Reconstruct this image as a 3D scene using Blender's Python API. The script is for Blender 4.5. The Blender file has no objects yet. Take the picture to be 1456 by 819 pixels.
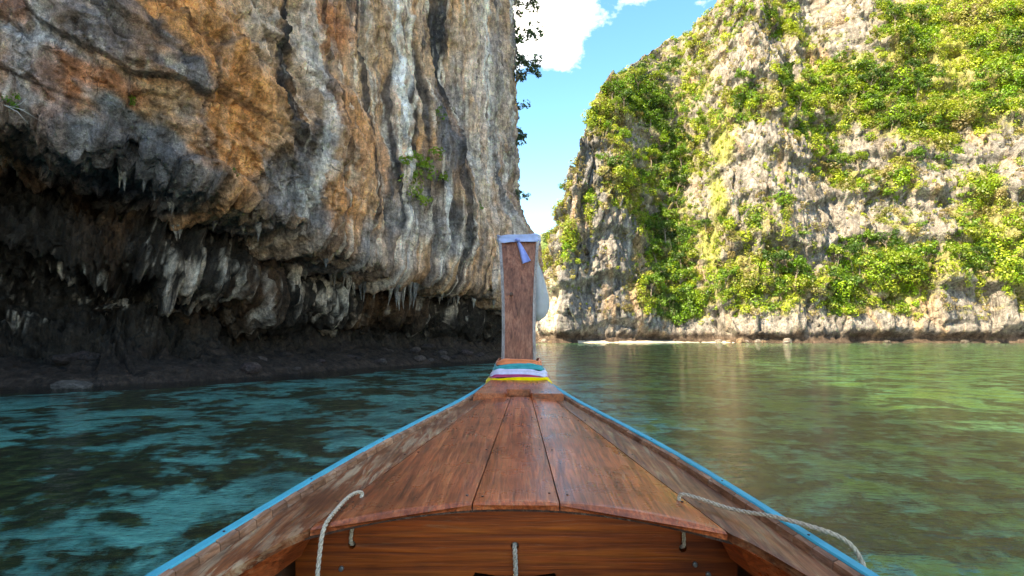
import bpy, bmesh, math, random
import numpy as np
from mathutils import Vector, Matrix

# ------------------------------------------------------------------ camera, sky, sun, exposure
scene = bpy.context.scene
C = scene.collection
R = math.radians
CAM_Z = 1.5
PITCH = R(4.91)
cam_data = bpy.data.cameras.new('camera')
cam_data.lens = 20.0
cam_data.sensor_width = 36.0
cam_data.clip_start = 0.05
cam_data.clip_end = 5000.0
cam = bpy.data.objects.new('camera', cam_data)
cam.location = (0, 0, CAM_Z)
cam.rotation_euler = (R(90) + PITCH, 0, 0)
C.objects.link(cam)
scene.camera = cam

SUN_EL = R(44)
SUN_H = Vector((-0.80, -0.60, 0)).normalized()          # horizontal direction towards the sun
sun_dir = Vector((SUN_H.x * math.cos(SUN_EL), SUN_H.y * math.cos(SUN_EL), math.sin(SUN_EL)))
world = bpy.data.worlds.new('World')
scene.world = world
world.use_nodes = True
wn, wl = world.node_tree.nodes, world.node_tree.links
wn.clear()
w_out = wn.new('ShaderNodeOutputWorld')
w_bg = wn.new('ShaderNodeBackground')
sky = wn.new('ShaderNodeTexSky')
sky.sky_type = 'NISHITA'
sky.sun_disc = False
sky.sun_elevation = SUN_EL
sky.sun_rotation = math.atan2(SUN_H.x, SUN_H.y)
sky.air_density = 1.0
sky.dust_density = 0.2
sky.ozone_density = 2.5
w_bg.inputs['Strength'].default_value = 0.15
# soft scattered clouds over the whole sky dome, cover added to whiten the shade
w_tc = wn.new('ShaderNodeTexCoord')
w_map = wn.new('ShaderNodeMapping')
w_map.inputs['Location'].default_value = (-1.3845, 3.8331, 3.0085)
w_map.inputs['Scale'].default_value = (1.0, 1.0, 1.5)
w_no = wn.new('ShaderNodeTexNoise')
w_no.inputs['Scale'].default_value = 2.9
w_no.inputs['Detail'].default_value = 9
w_no.inputs['Roughness'].default_value = 0.58
w_ra = wn.new('ShaderNodeValToRGB')
w_ra.color_ramp.elements[0].position = 0.535
w_ra.color_ramp.elements[1].position = 0.70
w_mix = wn.new('ShaderNodeMixRGB')
w_mix.inputs['Color2'].default_value = (10.5, 10.5, 10.5, 1)
wl.new(w_tc.outputs['Generated'], w_map.inputs['Vector'])
wl.new(w_map.outputs['Vector'], w_no.inputs['Vector'])
wl.new(w_no.outputs['Fac'], w_ra.inputs['Fac'])
wl.new(w_ra.outputs['Color'], w_mix.inputs['Fac'])
w_hs = wn.new('ShaderNodeHueSaturation')
w_hs.inputs['Saturation'].default_value = 1.3
wl.new(sky.outputs['Color'], w_hs.inputs['Color'])
wl.new(w_hs.outputs['Color'], w_mix.inputs['Color1'])
wl.new(w_mix.outputs['Color'], w_bg.inputs['Color'])
wl.new(w_bg.outputs['Background'], w_out.inputs['Surface'])

sun_data = bpy.data.lights.new('sun', 'SUN')
sun_data.energy = 4.0
sun_data.angle = R(0.5)
sun_data.color = (1.0, 0.95, 0.87)
sun = bpy.data.objects.new('sun', sun_data)
sun.rotation_euler = sun_dir.to_track_quat('Z', 'Y').to_euler()
sun.location = (-60, -40, 90)
C.objects.link(sun)

scene.view_settings.view_transform = 'Standard'
scene.view_settings.look = 'None'
scene.view_settings.exposure = 2.0
scene.view_settings.gamma = 1.0
scene.view_settings.use_white_balance = True          # balanced for the shade, as the photograph is
scene.view_settings.white_balance_temperature = 9300
scene.render.engine = 'CYCLES'
cy = scene.cycles
cy.use_denoising = True
cy.max_bounces = 7
cy.diffuse_bounces = 3
cy.glossy_bounces = 4
cy.transmission_bounces = 6
cy.transparent_max_bounces = 6
cy.sample_clamp_indirect = 6.0
cy.caustics_reflective = True
cy.caustics_refractive = True

# ------------------------------------------------------------------ numeric helpers
rng = np.random.default_rng(7)
_P = np.tile(rng.permutation(256), 3).astype(np.int32)
_G = rng.normal(size=(256, 3)).astype(np.float32)
_G /= np.linalg.norm(_G, axis=1, keepdims=True)

def perlin(x, y, z):
    x, y, z = np.broadcast_arrays(x, y, z)
    x = x.astype(np.float32); y = y.astype(np.float32); z = z.astype(np.float32)
    xi = np.floor(x).astype(np.int32); yi = np.floor(y).astype(np.int32); zi = np.floor(z).astype(np.int32)
    xf = x - xi; yf = y - yi; zf = z - zi
    u = xf * xf * xf * (xf * (xf * 6 - 15) + 10)
    v = yf * yf * yf * (yf * (yf * 6 - 15) + 10)
    w = zf * zf * zf * (zf * (zf * 6 - 15) + 10)
    res = 0
    for a in (0, 1):
        pa = _P[(xi + a) & 255]; wa = u if a else 1 - u
        for b in (0, 1):
            pb = _P[(pa + ((yi + b) & 255)) & 255]; wb = v if b else 1 - v
            for c in (0, 1):
                g = _G[_P[(pb + ((zi + c) & 255)) & 255]]
                wc = w if c else 1 - w
                res = res + wa * wb * wc * (g[..., 0] * (xf - a) + g[..., 1] * (yf - b) + g[..., 2] * (zf - c))
    return res * 1.5

def fbm(x, y, z, o=4, gain=0.5):
    r = 0; a = 1.0; f = 1.0; t = 0
    for i in range(o):
        r = r + a * perlin(x * f + 17.3 * i, y * f - 9.1 * i, z * f + 4.7 * i); t += a; a *= gain; f *= 2.03
    return r / t

def ridged(x, y, z, o=4, gain=0.5):
    r = 0; a = 1.0; f = 1.0; t = 0
    for i in range(o):
        r = r + a * (1 - 2 * np.abs(perlin(x * f + 31.3 * i, y * f + 5.1 * i, z * f - 8.7 * i))); t += a; a *= gain; f *= 2.1
    return r / t

def worley(x, y, seed=0):
    """2-D cells: F1, F2-F1, cell random values a,b,c and the local offset from the cell centre"""
    xi = np.floor(x).astype(np.int32); yi = np.floor(y).astype(np.int32)
    f1 = np.full(x.shape, 9.0, np.float32); f2 = f1.copy()
    cid = np.zeros(x.shape, np.int32); lx = np.zeros(x.shape, np.float32); ly = lx.copy()
    for a in (-1, 0, 1):
        for b in (-1, 0, 1):
            h = _P[(_P[(xi + a + seed) & 255] + ((yi + b) & 255)) & 255]
            dx = xi + a + 0.5 + 0.42 * _G[h, 0] - x; dy = yi + b + 0.5 + 0.42 * _G[h, 1] - y
            d = np.sqrt(dx * dx + dy * dy)
            m = d < f1
            f2 = np.where(m, f1, np.minimum(f2, d))
            cid = np.where(m, h, cid); lx = np.where(m, -dx, lx); ly = np.where(m, -dy, ly)
            f1 = np.where(m, d, f1)
    return f1, f2 - f1, cid, lx, ly

def sstep(a, b, x):
    t = np.clip((x - a) / (b - a), 0, 1)
    return t * t * (3 - 2 * t)

def lerp(a, b, t):
    return a + (b - a) * t

def catmull(pts, n_each=40):
    P = np.array(pts, float)
    P = np.vstack([2 * P[0] - P[1], P, 2 * P[-1] - P[-2]])
    out = []
    for i in range(1, len(P) - 2):
        t = np.linspace(0, 1, n_each, endpoint=False)[:, None]
        p0, p1, p2, p3 = P[i - 1], P[i], P[i + 1], P[i + 2]
        out.append(0.5 * ((2 * p1) + (-p0 + p2) * t + (2 * p0 - 5 * p1 + 4 * p2 - p3) * t * t + (-p0 + 3 * p1 - 3 * p2 + p3) * t ** 3))
    out.append(P[-2][None])
    return np.vstack(out)

# ------------------------------------------------------------------ object helpers
def link(name, mesh, mat=None, parent=None, smooth=False):
    if mat is not None:
        mesh.materials.clear(); mesh.materials.append(mat)
    if smooth:
        mesh.polygons.foreach_set('use_smooth', np.ones(len(mesh.polygons), bool))
    o = bpy.data.objects.new(name, mesh)
    C.objects.link(o)
    if parent is not None:
        o.parent = parent
    return o

def tag(o, label=None, cat=None, group=None, kind=None):
    if label: o['label'] = label
    if cat: o['category'] = cat
    if group: o['group'] = group
    if kind: o['kind'] = kind
    return o

def empty(name, loc=(0, 0, 0), rz=0):
    o = bpy.data.objects.new(name, None)
    o.location = loc; o.rotation_euler = (0, 0, rz)
    o.empty_display_size = 0.2
    C.objects.link(o)
    return o

def grid_mesh(name, V, cols=None, close_u=False):
    """V: (nu, nv, 3) array -> quad grid; cols: dict of attribute arrays (nu, nv, 4) or (nu, nv)"""
    nu, nv = V.shape[:2]
    idx = np.arange(nu * nv).reshape(nu, nv)
    if close_u:
        idx = np.vstack([idx, idx[:1]])
    q = np.stack([idx[:-1, :-1], idx[1:, :-1], idx[1:, 1:], idx[:-1, 1:]], -1).reshape(-1, 4)
    return raw_mesh(name, V.reshape(-1, 3), q, {k: v.reshape((-1,) + v.shape[2:]) for k, v in (cols or {}).items()})

def raw_mesh(name, verts, faces, cols=None):
    """faces: (n,k) int array"""
    me = bpy.data.meshes.new(name)
    verts = np.ascontiguousarray(verts, np.float32); faces = np.ascontiguousarray(faces, np.int32)
    n, k = faces.shape
    me.vertices.add(len(verts)); me.vertices.foreach_set('co', verts.ravel())
    me.loops.add(n * k); me.loops.foreach_set('vertex_index', faces.ravel())
    me.polygons.add(n); me.polygons.foreach_set('loop_start', np.arange(0, n * k, k, dtype=np.int32))
    for key, v in (cols or {}).items():
        if v.ndim == 1:
            a = me.attributes.new(key, 'FLOAT', 'POINT'); a.data.foreach_set('value', v.astype(np.float32))
        else:
            v4 = np.ones((len(v), 4), np.float32); v4[:, :3] = v[:, :3]
            a = me.attributes.new(key, 'FLOAT_COLOR', 'POINT'); a.data.foreach_set('color', v4.ravel())
    me.update(calc_edges=True)
    return me

def loft(name, rings, mat, parent=None, caps=True, smooth=False, close=True):
    """rings: list of equally long lists of points"""
    bm = bmesh.new()
    vs = [[bm.verts.new(p) for p in r] for r in rings]
    n = len(vs[0])
    for a, b in zip(vs[:-1], vs[1:]):
        for i in range(n if close else n - 1):
            j = (i + 1) % n
            bm.faces.new((a[i], a[j], b[j], b[i]))
    if caps:
        bm.faces.new(vs[0][::-1]); bm.faces.new(vs[-1])
    bmesh.ops.recalc_face_normals(bm, faces=bm.faces)
    me = bpy.data.meshes.new(name); bm.to_mesh(me); bm.free()
    return link(name, me, mat, parent, smooth)

def tube_rings(path, radii, n=10):
    path = [Vector(p) for p in path]
    rings = []
    up = Vector((0.13, 0.21, 1)).normalized()
    prev = None
    for i, p in enumerate(path):
        t = (path[min(i + 1, len(path) - 1)] - path[max(i - 1, 0)]).normalized()
        if prev is None:
            a = t.cross(up)
            if a.length < 1e-3: a = t.cross(Vector((1, 0, 0)))
        else:
            a = prev - t * prev.dot(t)
        a.normalize(); prev = a
        b = t.cross(a)
        r = radii[i] if hasattr(radii, '__len__') else radii
        rings.append([p + (a * math.cos(2 * math.pi * k / n) + b * math.sin(2 * math.pi * k / n)) * r for k in range(n)])
    return rings

def add_tube(bm, path, radii, n=8):
    rings = tube_rings(path, radii, n)
    vs = [[bm.verts.new(p) for p in r] for r in rings]
    for a, b in zip(vs[:-1], vs[1:]):
        for i in range(n):
            bm.faces.new((a[i], a[(i + 1) % n], b[(i + 1) % n], b[i]))
    bm.faces.new(vs[0][::-1]); bm.faces.new(vs[-1])

def finish(bm, name, mat, parent=None, smooth=False):
    bmesh.ops.recalc_face_normals(bm, faces=bm.faces)
    me = bpy.data.meshes.new(name); bm.to_mesh(me); bm.free()
    return link(name, me, mat, parent, smooth)

# ------------------------------------------------------------------ material helpers
class NT:
    def __init__(self, name):
        self.m = bpy.data.materials.new(name); self.m.use_nodes = True
        self.n = self.m.node_tree.nodes; self.l = self.m.node_tree.links
        self.n.clear()
        self.out = self.n.new('ShaderNodeOutputMaterial')
    def node(self, t, **kw):
        nd = self.n.new(t)
        for k, v in kw.items():
            if k.startswith('_'):
                setattr(nd, k[1:], v)
            else:
                s = nd.inputs[int(k[1:])] if k[0] == 'i' and k[1:].isdigit() else nd.inputs[k.replace('__', ' ')]
                if isinstance(v, bpy.types.NodeSocket): self.l.new(v, s)
                else: s.default_value = v
        return nd
    def coords(self, kind='Object'):
        return self.node('ShaderNodeTexCoord').outputs[kind]
    def mapping(self, vec, scale=(1, 1, 1), loc=(0, 0, 0), rot=(0, 0, 0)):
        return self.node('ShaderNodeMapping', Vector=vec, Scale=scale, Location=loc, Rotation=rot).outputs[0]
    def noise(self, vec, scale, detail=4, rough=0.5, dist=0.0):
        return self.node('ShaderNodeTexNoise', Vector=vec, Scale=scale, Detail=detail, Roughness=rough, Distortion=dist).outputs['Fac']
    def voronoi(self, vec, scale, feature='F1'):
        return self.node('ShaderNodeTexVoronoi', _feature=feature, Vector=vec, Scale=scale).outputs['Distance']
    def ramp(self, fac, stops, interp='LINEAR'):
        nd = self.node('ShaderNodeValToRGB', Fac=fac)
        cr = nd.color_ramp; cr.interpolation = interp
        while len(cr.elements) < len(stops): cr.elements.new(0.5)
        for e, (p, c) in zip(cr.elements, stops):
            e.position = p
            e.color = (c, c, c, 1) if isinstance(c, (int, float)) else (*c, 1)
        return nd.outputs['Color']
    def mix(self, fac, a, b, mode='MIX'):
        nd = self.node('ShaderNodeMixRGB', _blend_type=mode)
        for s, v in ((nd.inputs[0], fac), (nd.inputs[1], a), (nd.inputs[2], b)):
            if isinstance(v, bpy.types.NodeSocket): self.l.new(v, s)
            elif isinstance(v, (int, float)): s.default_value = v if s.type == 'VALUE' else (v, v, v, 1)
            else: s.default_value = (*v, 1)
        return nd.outputs[0]
    def math(self, op, a, b=0.0, c=0.0, clamp=False):
        nd = self.node('ShaderNodeMath', _operation=op, _use_clamp=clamp)
        for s, v in zip(nd.inputs, (a, b, c)):
            if isinstance(v, bpy.types.NodeSocket): self.l.new(v, s)
            else: s.default_value = v
        return nd.outputs[0]
    def attr(self, name, out='Color'):
        return self.node('ShaderNodeAttribute', _attribute_name=name).outputs[out]
    def bump(self, h, strength=0.5, dist=0.02, normal=None):
        nd = self.node('ShaderNodeBump', Strength=strength, Distance=dist, Height=h)
        if normal is not None: self.l.new(normal, nd.inputs['Normal'])
        return nd.outputs[0]
    def principled(self, col, rough=0.6, normal=None, spec=0.5, **kw):
        nd = self.node('ShaderNodeBsdfPrincipled')
        for k, v in {'Base Color': col, 'Roughness': rough, 'Specular IOR Level': spec, **kw}.items():
            s = nd.inputs[k]
            if isinstance(v, bpy.types.NodeSocket): self.l.new(v, s)
            elif isinstance(v, tuple) and len(v) == 3: s.default_value = (*v, 1)
            else: s.default_value = v
        if normal is not None: self.l.new(normal, nd.inputs['Normal'])
        return nd.outputs[0]
    def done(self, shader):
        self.l.new(shader, self.out.inputs['Surface'])
        return self.m

# --- rock of the near cliff: mineral colours come from the mesh, grain and pitting from noise
def make_rock(name, fine, bump_d, spec=0.25, streak=True):
    t = NT(name)
    co = t.coords()
    base = t.attr('mineral')
    n1 = t.noise(co, 1.7 * fine, 8, 0.62)
    n2 = t.noise(t.mapping(co, (1, 1, 0.13)), 4.2 * fine, 6, 0.62, 0.5)
    n3 = t.noise(co, 9.0 * fine, 5, 0.65)
    c = t.mix(1.0, base, t.ramp(n1, [(0.30, 0.42), (0.5, 1.0), (0.70, 1.55)]), 'MULTIPLY')
    c = t.mix(1.0, c, t.ramp(n3, [(0.3, 0.62), (0.52, 1.0), (0.72, 1.32)]), 'MULTIPLY')
    if streak:
        c = t.mix(1.0, c, t.ramp(n2, [(0.30, 0.45), (0.5, 1.0), (0.68, 1.4)]), 'MULTIPLY')
    wv = t.node('ShaderNodeVectorMath', _operation='ADD', i0=co, i1=t.node('ShaderNodeVectorMath', _operation='SCALE', i0=t.node('ShaderNodeTexNoise', Vector=co, Scale=1.3 * fine, Detail=4).outputs['Color'], Scale=0.9 / fine).outputs[0]).outputs[0]
    ck = t.voronoi(t.mapping(wv, (1, 1, 0.55)), 1.1 * fine, 'DISTANCE_TO_EDGE')
    crk = t.math('MULTIPLY', t.ramp(ck, [(0.0, 1.0), (0.03, 0.0)]), t.ramp(n1, [(0.50, 0.0), (0.60, 1.0)]))
    c = t.mix(t.math('MULTIPLY', crk, 0.45), c, (0.02, 0.019, 0.018))
    n5 = t.noise(co, 26.0 * fine, 4, 0.7)
    c = t.mix(1.0, c, t.ramp(n5, [(0.32, 0.55), (0.5, 1.0), (0.68, 1.45)]), 'MULTIPLY')
    v = t.voronoi(co, 5.5 * fine)
    c = t.mix(1.0, c, t.ramp(t.voronoi(co, 3.1 * fine), [(0.0, 0.62), (0.22, 1.0), (0.8, 1.15)]), 'MULTIPLY')
    h = t.math('ADD', t.math('MULTIPLY', n1, 1.2), t.math('MULTIPLY', n3, 0.6))
    h = t.math('ADD', h, t.math('ADD', t.math('MULTIPLY', v, 0.35), t.math('MULTIPLY', n5, 0.25)))
    h = t.math('ADD', h, t.math('MULTIPLY', n2, 0.5))
    h = t.math('SUBTRACT', h, t.math('MULTIPLY', crk, 0.5))
    return t.done(t.principled(c, 0.82, t.bump(h, 0.9, bump_d), spec))

M = {}
M['near_rock'] = make_rock('near_rock', 1.0, 0.22)
M['far_rock'] = make_rock('far_rock', 0.28, 0.5, 0.1)

def make_wood(name, dark, mid, light, rough=0.32, scale=1.0, wear=0.0, wear_col=(0.40, 0.27, 0.15), coat=0.25, axis='Y', gl=1.0):
    t = NT(name)
    co = t.coords()
    sc = {'Y': (1, 0.035, 1), 'X': (0.035, 1, 1), 'Z': (1, 1, 0.035)}[axis]
    rnd = t.node('ShaderNodeObjectInfo').outputs['Random']
    off = t.node('ShaderNodeCombineXYZ', X=t.math('MULTIPLY', rnd, 37.0), Y=t.math('MULTIPLY', rnd, 11.0), Z=t.math('MULTIPLY', rnd, 23.0)).outputs[0]
    vec = t.node('ShaderNodeVectorMath', _operation='ADD', i0=co, i1=off).outputs[0]
    g = t.mapping(vec, sc)
    n1 = t.noise(g, 26 * scale, 6, 0.62, 1.1)
    n2 = t.noise(g, 120 * scale, 4, 0.6, 0.3)
    blot = t.noise(vec, 3.2 * scale, 5, 0.6)
    c = t.ramp(n1, [(0.28, dark), (0.5, mid), (0.74, light)])
    c = t.mix(1.0, c, t.ramp(n2, [(0.33, 0.6), (0.55, 1.05), (0.75, 1.25)]), 'MULTIPLY')
    c = t.mix(1.0, c, t.ramp(blot, [(0.3, 0.62), (0.5, 1.0), (0.7, 1.3)]), 'MULTIPLY')
    c = t.mix(1.0, c, t.mix(rnd, (0.85, 0.82, 0.9), (1.12, 1.05, 1.0)), 'MULTIPLY')
    r = t.math('ADD', t.math('MULTIPLY', t.noise(vec, 7 * scale, 5, 0.65), 0.42), rough - 0.2)
    # scuffs: thin pale scratches and chipped varnish
    sw = t.noise(t.mapping(vec, (1, 0.10, 1) if axis == 'Y' else (0.10, 1, 1), rot=(0, 0, 0.12)), 34 * scale, 5, 0.75, 0.8)
    sm = t.math('MULTIPLY', t.ramp(sw, [(0.60 - 0.14 * wear, 0.0), (0.70 - 0.12 * wear, 1.0)]),
                t.ramp(blot, [(0.50 - 0.16 * wear, 0.0), (0.66 - 0.1 * wear, 1.0)]))
    sm = t.math('MULTIPLY', sm, 0.35 + 0.5 * wear)
    c = t.mix(sm, c, wear_col)
    r = t.mix(sm, r, 0.75)
    h = t.math('ADD', t.math('MULTIPLY', n1, 0.6), t.math('MULTIPLY', n2, 0.5))
    h = t.math('SUBTRACT', h, t.math('MULTIPLY', sm, 0.5))
    return t.done(t.principled(c, r, t.bump(h, 0.6 * gl, 0.004), 0.32, **{'Coat Weight': coat, 'Coat Roughness': 0.22}))

M['deck'] = make_wood('deck_wood', (0.12, 0.022, 0.007), (0.46, 0.105, 0.032), (0.66, 0.20, 0.066), 0.30, 1.0, 0.3, coat=0.2)
M['deck_worn'] = make_wood('deck_worn_wood', (0.060, 0.016, 0.007), (0.25, 0.080, 0.030), (0.42, 0.18, 0.07), 0.45, 1.0, 0.75, (0.46, 0.30, 0.16), 0.04)
M['deck_bare'] = make_wood('deck_bare_wood', (0.070, 0.018, 0.007), (0.30, 0.090, 0.030), (0.48, 0.19, 0.070), 0.5, 1.0, 0.95, (0.50, 0.34, 0.20), 0.0)
M['bulkhead'] = make_wood('bulkhead_wood', (0.12, 0.018, 0.003), (0.34, 0.060, 0.006), (0.52, 0.13, 0.014), 0.45, 0.9, 0.1, axis='X', coat=0.05)
M['stem'] = make_wood('stem_wood', (0.09, 0.030, 0.017), (0.25, 0.092, 0.052), (0.38, 0.17, 0.10), 0.55, 1.0, 0.1, axis='Z', coat=0.0)
M['block'] = make_wood('block_wood', (0.16, 0.065, 0.03), (0.32, 0.155, 0.085), (0.46, 0.26, 0.16), 0.6, 1.2, 0.5, (0.55, 0.43, 0.33), 0.0)
M['edge_wood'] = make_wood('edge_wood', (0.02, 0.010, 0.008), (0.07, 0.03, 0.02), (0.14, 0.08, 0.06), 0.5, 1.0, 0.6, (0.3, 0.25, 0.22), 0.0)
M['pale_batten'] = make_wood('pale_batten', (0.16, 0.14, 0.12), (0.30, 0.27, 0.24), (0.42, 0.39, 0.36), 0.7, 1.2, 0.2, (0.5, 0.48, 0.45), 0.0, axis='Z')

def make_paint(name, col, rough=0.4, wearcol=None):
    t = NT(name)
    co = t.coords()
    n = t.noise(co, 11, 6, 0.65)
    f = t.noise(co, 70, 4, 0.6)
    c = t.mix(1.0, col, t.ramp(n, [(0.3, 0.82), (0.6, 1.06)]), 'MULTIPLY')
    if wearcol:
        c = t.mix(t.math('MULTIPLY', t.ramp(f, [(0.63, 0.0), (0.70, 0.8)]), t.ramp(n, [(0.5, 0.0), (0.62, 1.0)])), c, wearcol)
    return t.done(t.principled(c, rough, t.bump(f, 0.25, 0.003), 0.45))
M['rail_blue'] = make_paint('rail_blue_paint', (0.0, 0.38, 0.50), 0.6, (0.12, 0.17, 0.2))
M['hull_paint'] = make_paint('hull_paint', (0.16, 0.06, 0.03), 0.5, (0.3, 0.25, 0.2))
M['inner_pale'] = make_paint('inner_pale_paint', (0.35, 0.36, 0.36), 0.6)

def make_cloth(name, col, weave=420, sheen=0.3, transl=0.0):
    t = NT(name)
    co = t.coords()
    w = t.node('ShaderNodeTexWave', Vector=co, Scale=weave * 0.12, Distortion=1.5, Detail=2).outputs['Fac']
    n = t.noise(co, 18, 4, 0.6)
    c = t.mix(1.0, col, t.ramp(n, [(0.3, 0.8), (0.65, 1.08)]), 'MULTIPLY')
    sh = t.principled(c, 0.8, t.bump(t.math('ADD', t.math('MULTIPLY', w, 0.2), n), 0.35, 0.004), 0.2, **{'Sheen Weight': sheen})
    if transl:
        tr = t.node('ShaderNodeBsdfTranslucent', Color=(*col, 1)).outputs[0]
        sh = t.node('ShaderNodeMixShader', i0=transl, i1=sh, i2=tr).outputs[0]
    return t.done(sh)
M['cloth_orange'] = make_cloth('cloth_orange', (0.80, 0.22, 0.09))
M['cloth_teal'] = make_cloth('cloth_teal', (0.0, 0.30, 0.33))
M['cloth_lavender'] = make_cloth('cloth_lavender', (0.58, 0.58, 0.78))
M['cloth_magenta'] = make_cloth('cloth_magenta', (0.42, 0.05, 0.16))
M['cloth_yellow'] = make_cloth('cloth_yellow', (0.86, 0.62, 0.0))
M['cloth_blue'] = make_cloth('cloth_blue', (0.36, 0.44, 0.66))
M['cloth_tail'] = make_cloth('cloth_tail', (0.24, 0.31, 0.66))
M['cloth_white'] = make_cloth('cloth_white', (0.58, 0.59, 0.60), transl=0.35)

t = NT('rope_fibre')
co = t.coords()
n = t.noise(co, 160, 4, 0.7)
c = t.ramp(n, [(0.3, (0.26, 0.20, 0.14)), (0.55, (0.56, 0.47, 0.36)), (0.75, (0.72, 0.63, 0.50))])
M['rope'] = t.done(t.principled(c, 0.85, t.bump(n, 0.6, 0.003), 0.2))

t = NT('dark_void_metal')
M['bolt'] = t.done(t.principled((0.25, 0.24, 0.22), 0.45, None, 0.5, Metallic=0.8))

# foliage: colour from the mesh, slight change from plant to plant
def make_leaf(name, use_attr, cols=None):
    t = NT(name)
    if use_attr:
        c = t.attr('leaf')
    else:
        rnd = t.node('ShaderNodeObjectInfo').outputs['Random']
        c = t.ramp(rnd, cols)
        c = t.mix(1.0, c, t.ramp(t.attr('tint', 'Fac'), [(0.0, 0.5), (0.5, 1.0), (1.0, 1.6)]), 'MULTIPLY')
    d = t.node('ShaderNodeBsdfDiffuse', Color=c).outputs[0]
    tr = t.node('ShaderNodeBsdfTranslucent', Color=t.mix(1.0, c, (1.3, 1.25, 0.7), 'MULTIPLY')).outputs[0]
    g = t.node('ShaderNodeBsdfGlossy', Roughness=0.5, Color=(1, 1, 1, 1)).outputs[0]
    s = t.node('ShaderNodeMixShader', i0=0.38, i1=d, i2=tr).outputs[0]
    s = t.node('ShaderNodeMixShader', i0=0.03, i1=s, i2=g).outputs[0]
    return t.done(s)
M['leaf_mass'] = make_leaf('leaf_mass', True)
M['leaf_bright'] = make_leaf('leaf_bright', False, [(0.0, (0.08, 0.18, 0.012)), (0.5, (0.13, 0.24, 0.02)), (1.0, (0.20, 0.28, 0.025))])
M['leaf_deep'] = make_leaf('leaf_deep', False, [(0.0, (0.035, 0.09, 0.010)), (0.5, (0.05, 0.12, 0.014)), (1.0, (0.07, 0.15, 0.016))])
M['leaf_dry'] = make_leaf('leaf_dry', False, [(0.0, (0.15, 0.16, 0.04)), (0.5, (0.20, 0.19, 0.05)), (1.0, (0.23, 0.18, 0.07))])
M['leaf_blue'] = make_leaf('leaf_blue', False, [(0.0, (0.045, 0.085, 0.045)), (1.0, (0.08, 0.13, 0.06))])
t = NT('bark')
n = t.noise(t.mapping(t.coords(), (1, 1, 0.3)), 6, 5, 0.6)
M['bark'] = t.done(t.principled(t.ramp(n, [(0.3, (0.10, 0.075, 0.05)), (0.7, (0.28, 0.24, 0.19))]), 0.9, t.bump(n, 0.6, 0.03), 0.1))
t = NT('pale_bark')
M['pale_bark'] = t.done(t.principled((0.5, 0.48, 0.46), 0.8, None, 0.2))

# ------------------------------------------------------------------ water and seabed
t = NT('clear_water')
co = t.coords()
wA = t.noise(t.mapping(co, (0.75, 1.5, 1), rot=(0, 0, 0.25)), 1.1, 3, 0.5, 0.3)
wB = t.noise(t.mapping(co, (0.8, 1.7, 1), rot=(0, 0, -0.15)), 4.2, 4, 0.55, 0.4)
wC = t.noise(t.mapping(co, (0.9, 1.5, 1), rot=(0, 0, 0.4)), 15.0, 3, 0.5)
h = t.math('ADD', t.math('MULTIPLY', wA, 0.050), t.math('ADD', t.math('MULTIPLY', wB, 0.028), t.math('MULTIPLY', wC, 0.0110)))
nrm = t.bump(h, 1.0, 1.0)
nrm2 = t.bump(t.math('ADD', t.math('MULTIPLY', wA, 0.014), t.math('MULTIPLY', wB, 0.005)), 1.0, 1.0)
fr = t.node('ShaderNodeFresnel', IOR=1.333, Normal=nrm).outputs[0]
refr = t.node('ShaderNodeBsdfRefraction', Color=(0.84, 1.0, 0.97, 1), Roughness=0.0, IOR=1.333, Normal=nrm2).outputs[0]
glo = t.node('ShaderNodeBsdfGlossy', Color=(1, 1, 1, 1), Roughness=0.01, Normal=nrm).outputs[0]
M['water'] = t.done(t.node('ShaderNodeMixShader', i0=fr, i1=refr, i2=glo).outputs[0])

t = NT('seabed_sand_and_coral')
co = t.coords()
n1 = t.noise(co, 0.55, 6, 0.6, 0.5)
n2 = t.noise(co, 2.4, 6, 0.65)
n3 = t.noise(co, 7.0, 5, 0.6)
cov = t.math('ADD', t.math('MULTIPLY', n1, 0.62), t.math('MULTIPLY', n2, 0.38))
mask = t.ramp(cov, [(0.475, 1.0), (0.525, 0.0)])
sand = t.ramp(n3, [(0.3, (0.09, 0.50, 0.46)), (0.7, (0.26, 0.86, 0.78))])
sand = t.mix(1.0, sand, t.ramp(t.noise(co, 0.8, 5, 0.6), [(0.3, 0.35), (0.5, 0.85), (0.68, 1.15)]), 'MULTIPLY')
coral = t.ramp(t.noise(co, 4.0, 6, 0.7), [(0.3, (0.010, 0.020, 0.013)), (0.5, (0.045, 0.065, 0.030)), (0.72, (0.16, 0.21, 0.07))])
sx = t.node('ShaderNodeSeparateXYZ', Vector=co).outputs['X']
cliff_refl = t.math('MULTIPLY', t.ramp(t.math('ADD', t.math('MULTIPLY', sx, 0.12), t.math('MULTIPLY', n2, 1.2)), [(0.95, 0.0), (1.9, 1.0)]), t.ramp(n1, [(0.40, 0.35), (0.60, 0.95)]))  # green cliff reflection put into the seabed colour, stronger to the right
sand = t.mix(cliff_refl, sand, t.ramp(n3, [(0.3, (0.12, 0.24, 0.03)), (0.7, (0.32, 0.46, 0.10))]))
c = t.mix(mask, sand, coral)
M['seabed'] = t.done(t.principled(c, 0.9, t.bump(t.math('ADD', n3, t.math('MULTIPLY', mask, 1.5)), 0.6, 0.15), 0.1))

wx = np.linspace(-320, 420, 3); wy = np.linspace(-260, 700, 3)
V = np.stack(np.broadcast_arrays(wx[:, None], wy[None, :], 0.0), -1)
water = tag(link('water', grid_mesh('water', V.astype(float)), M['water']), kind='structure', label='clear green lagoon water with small ripples')

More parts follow.
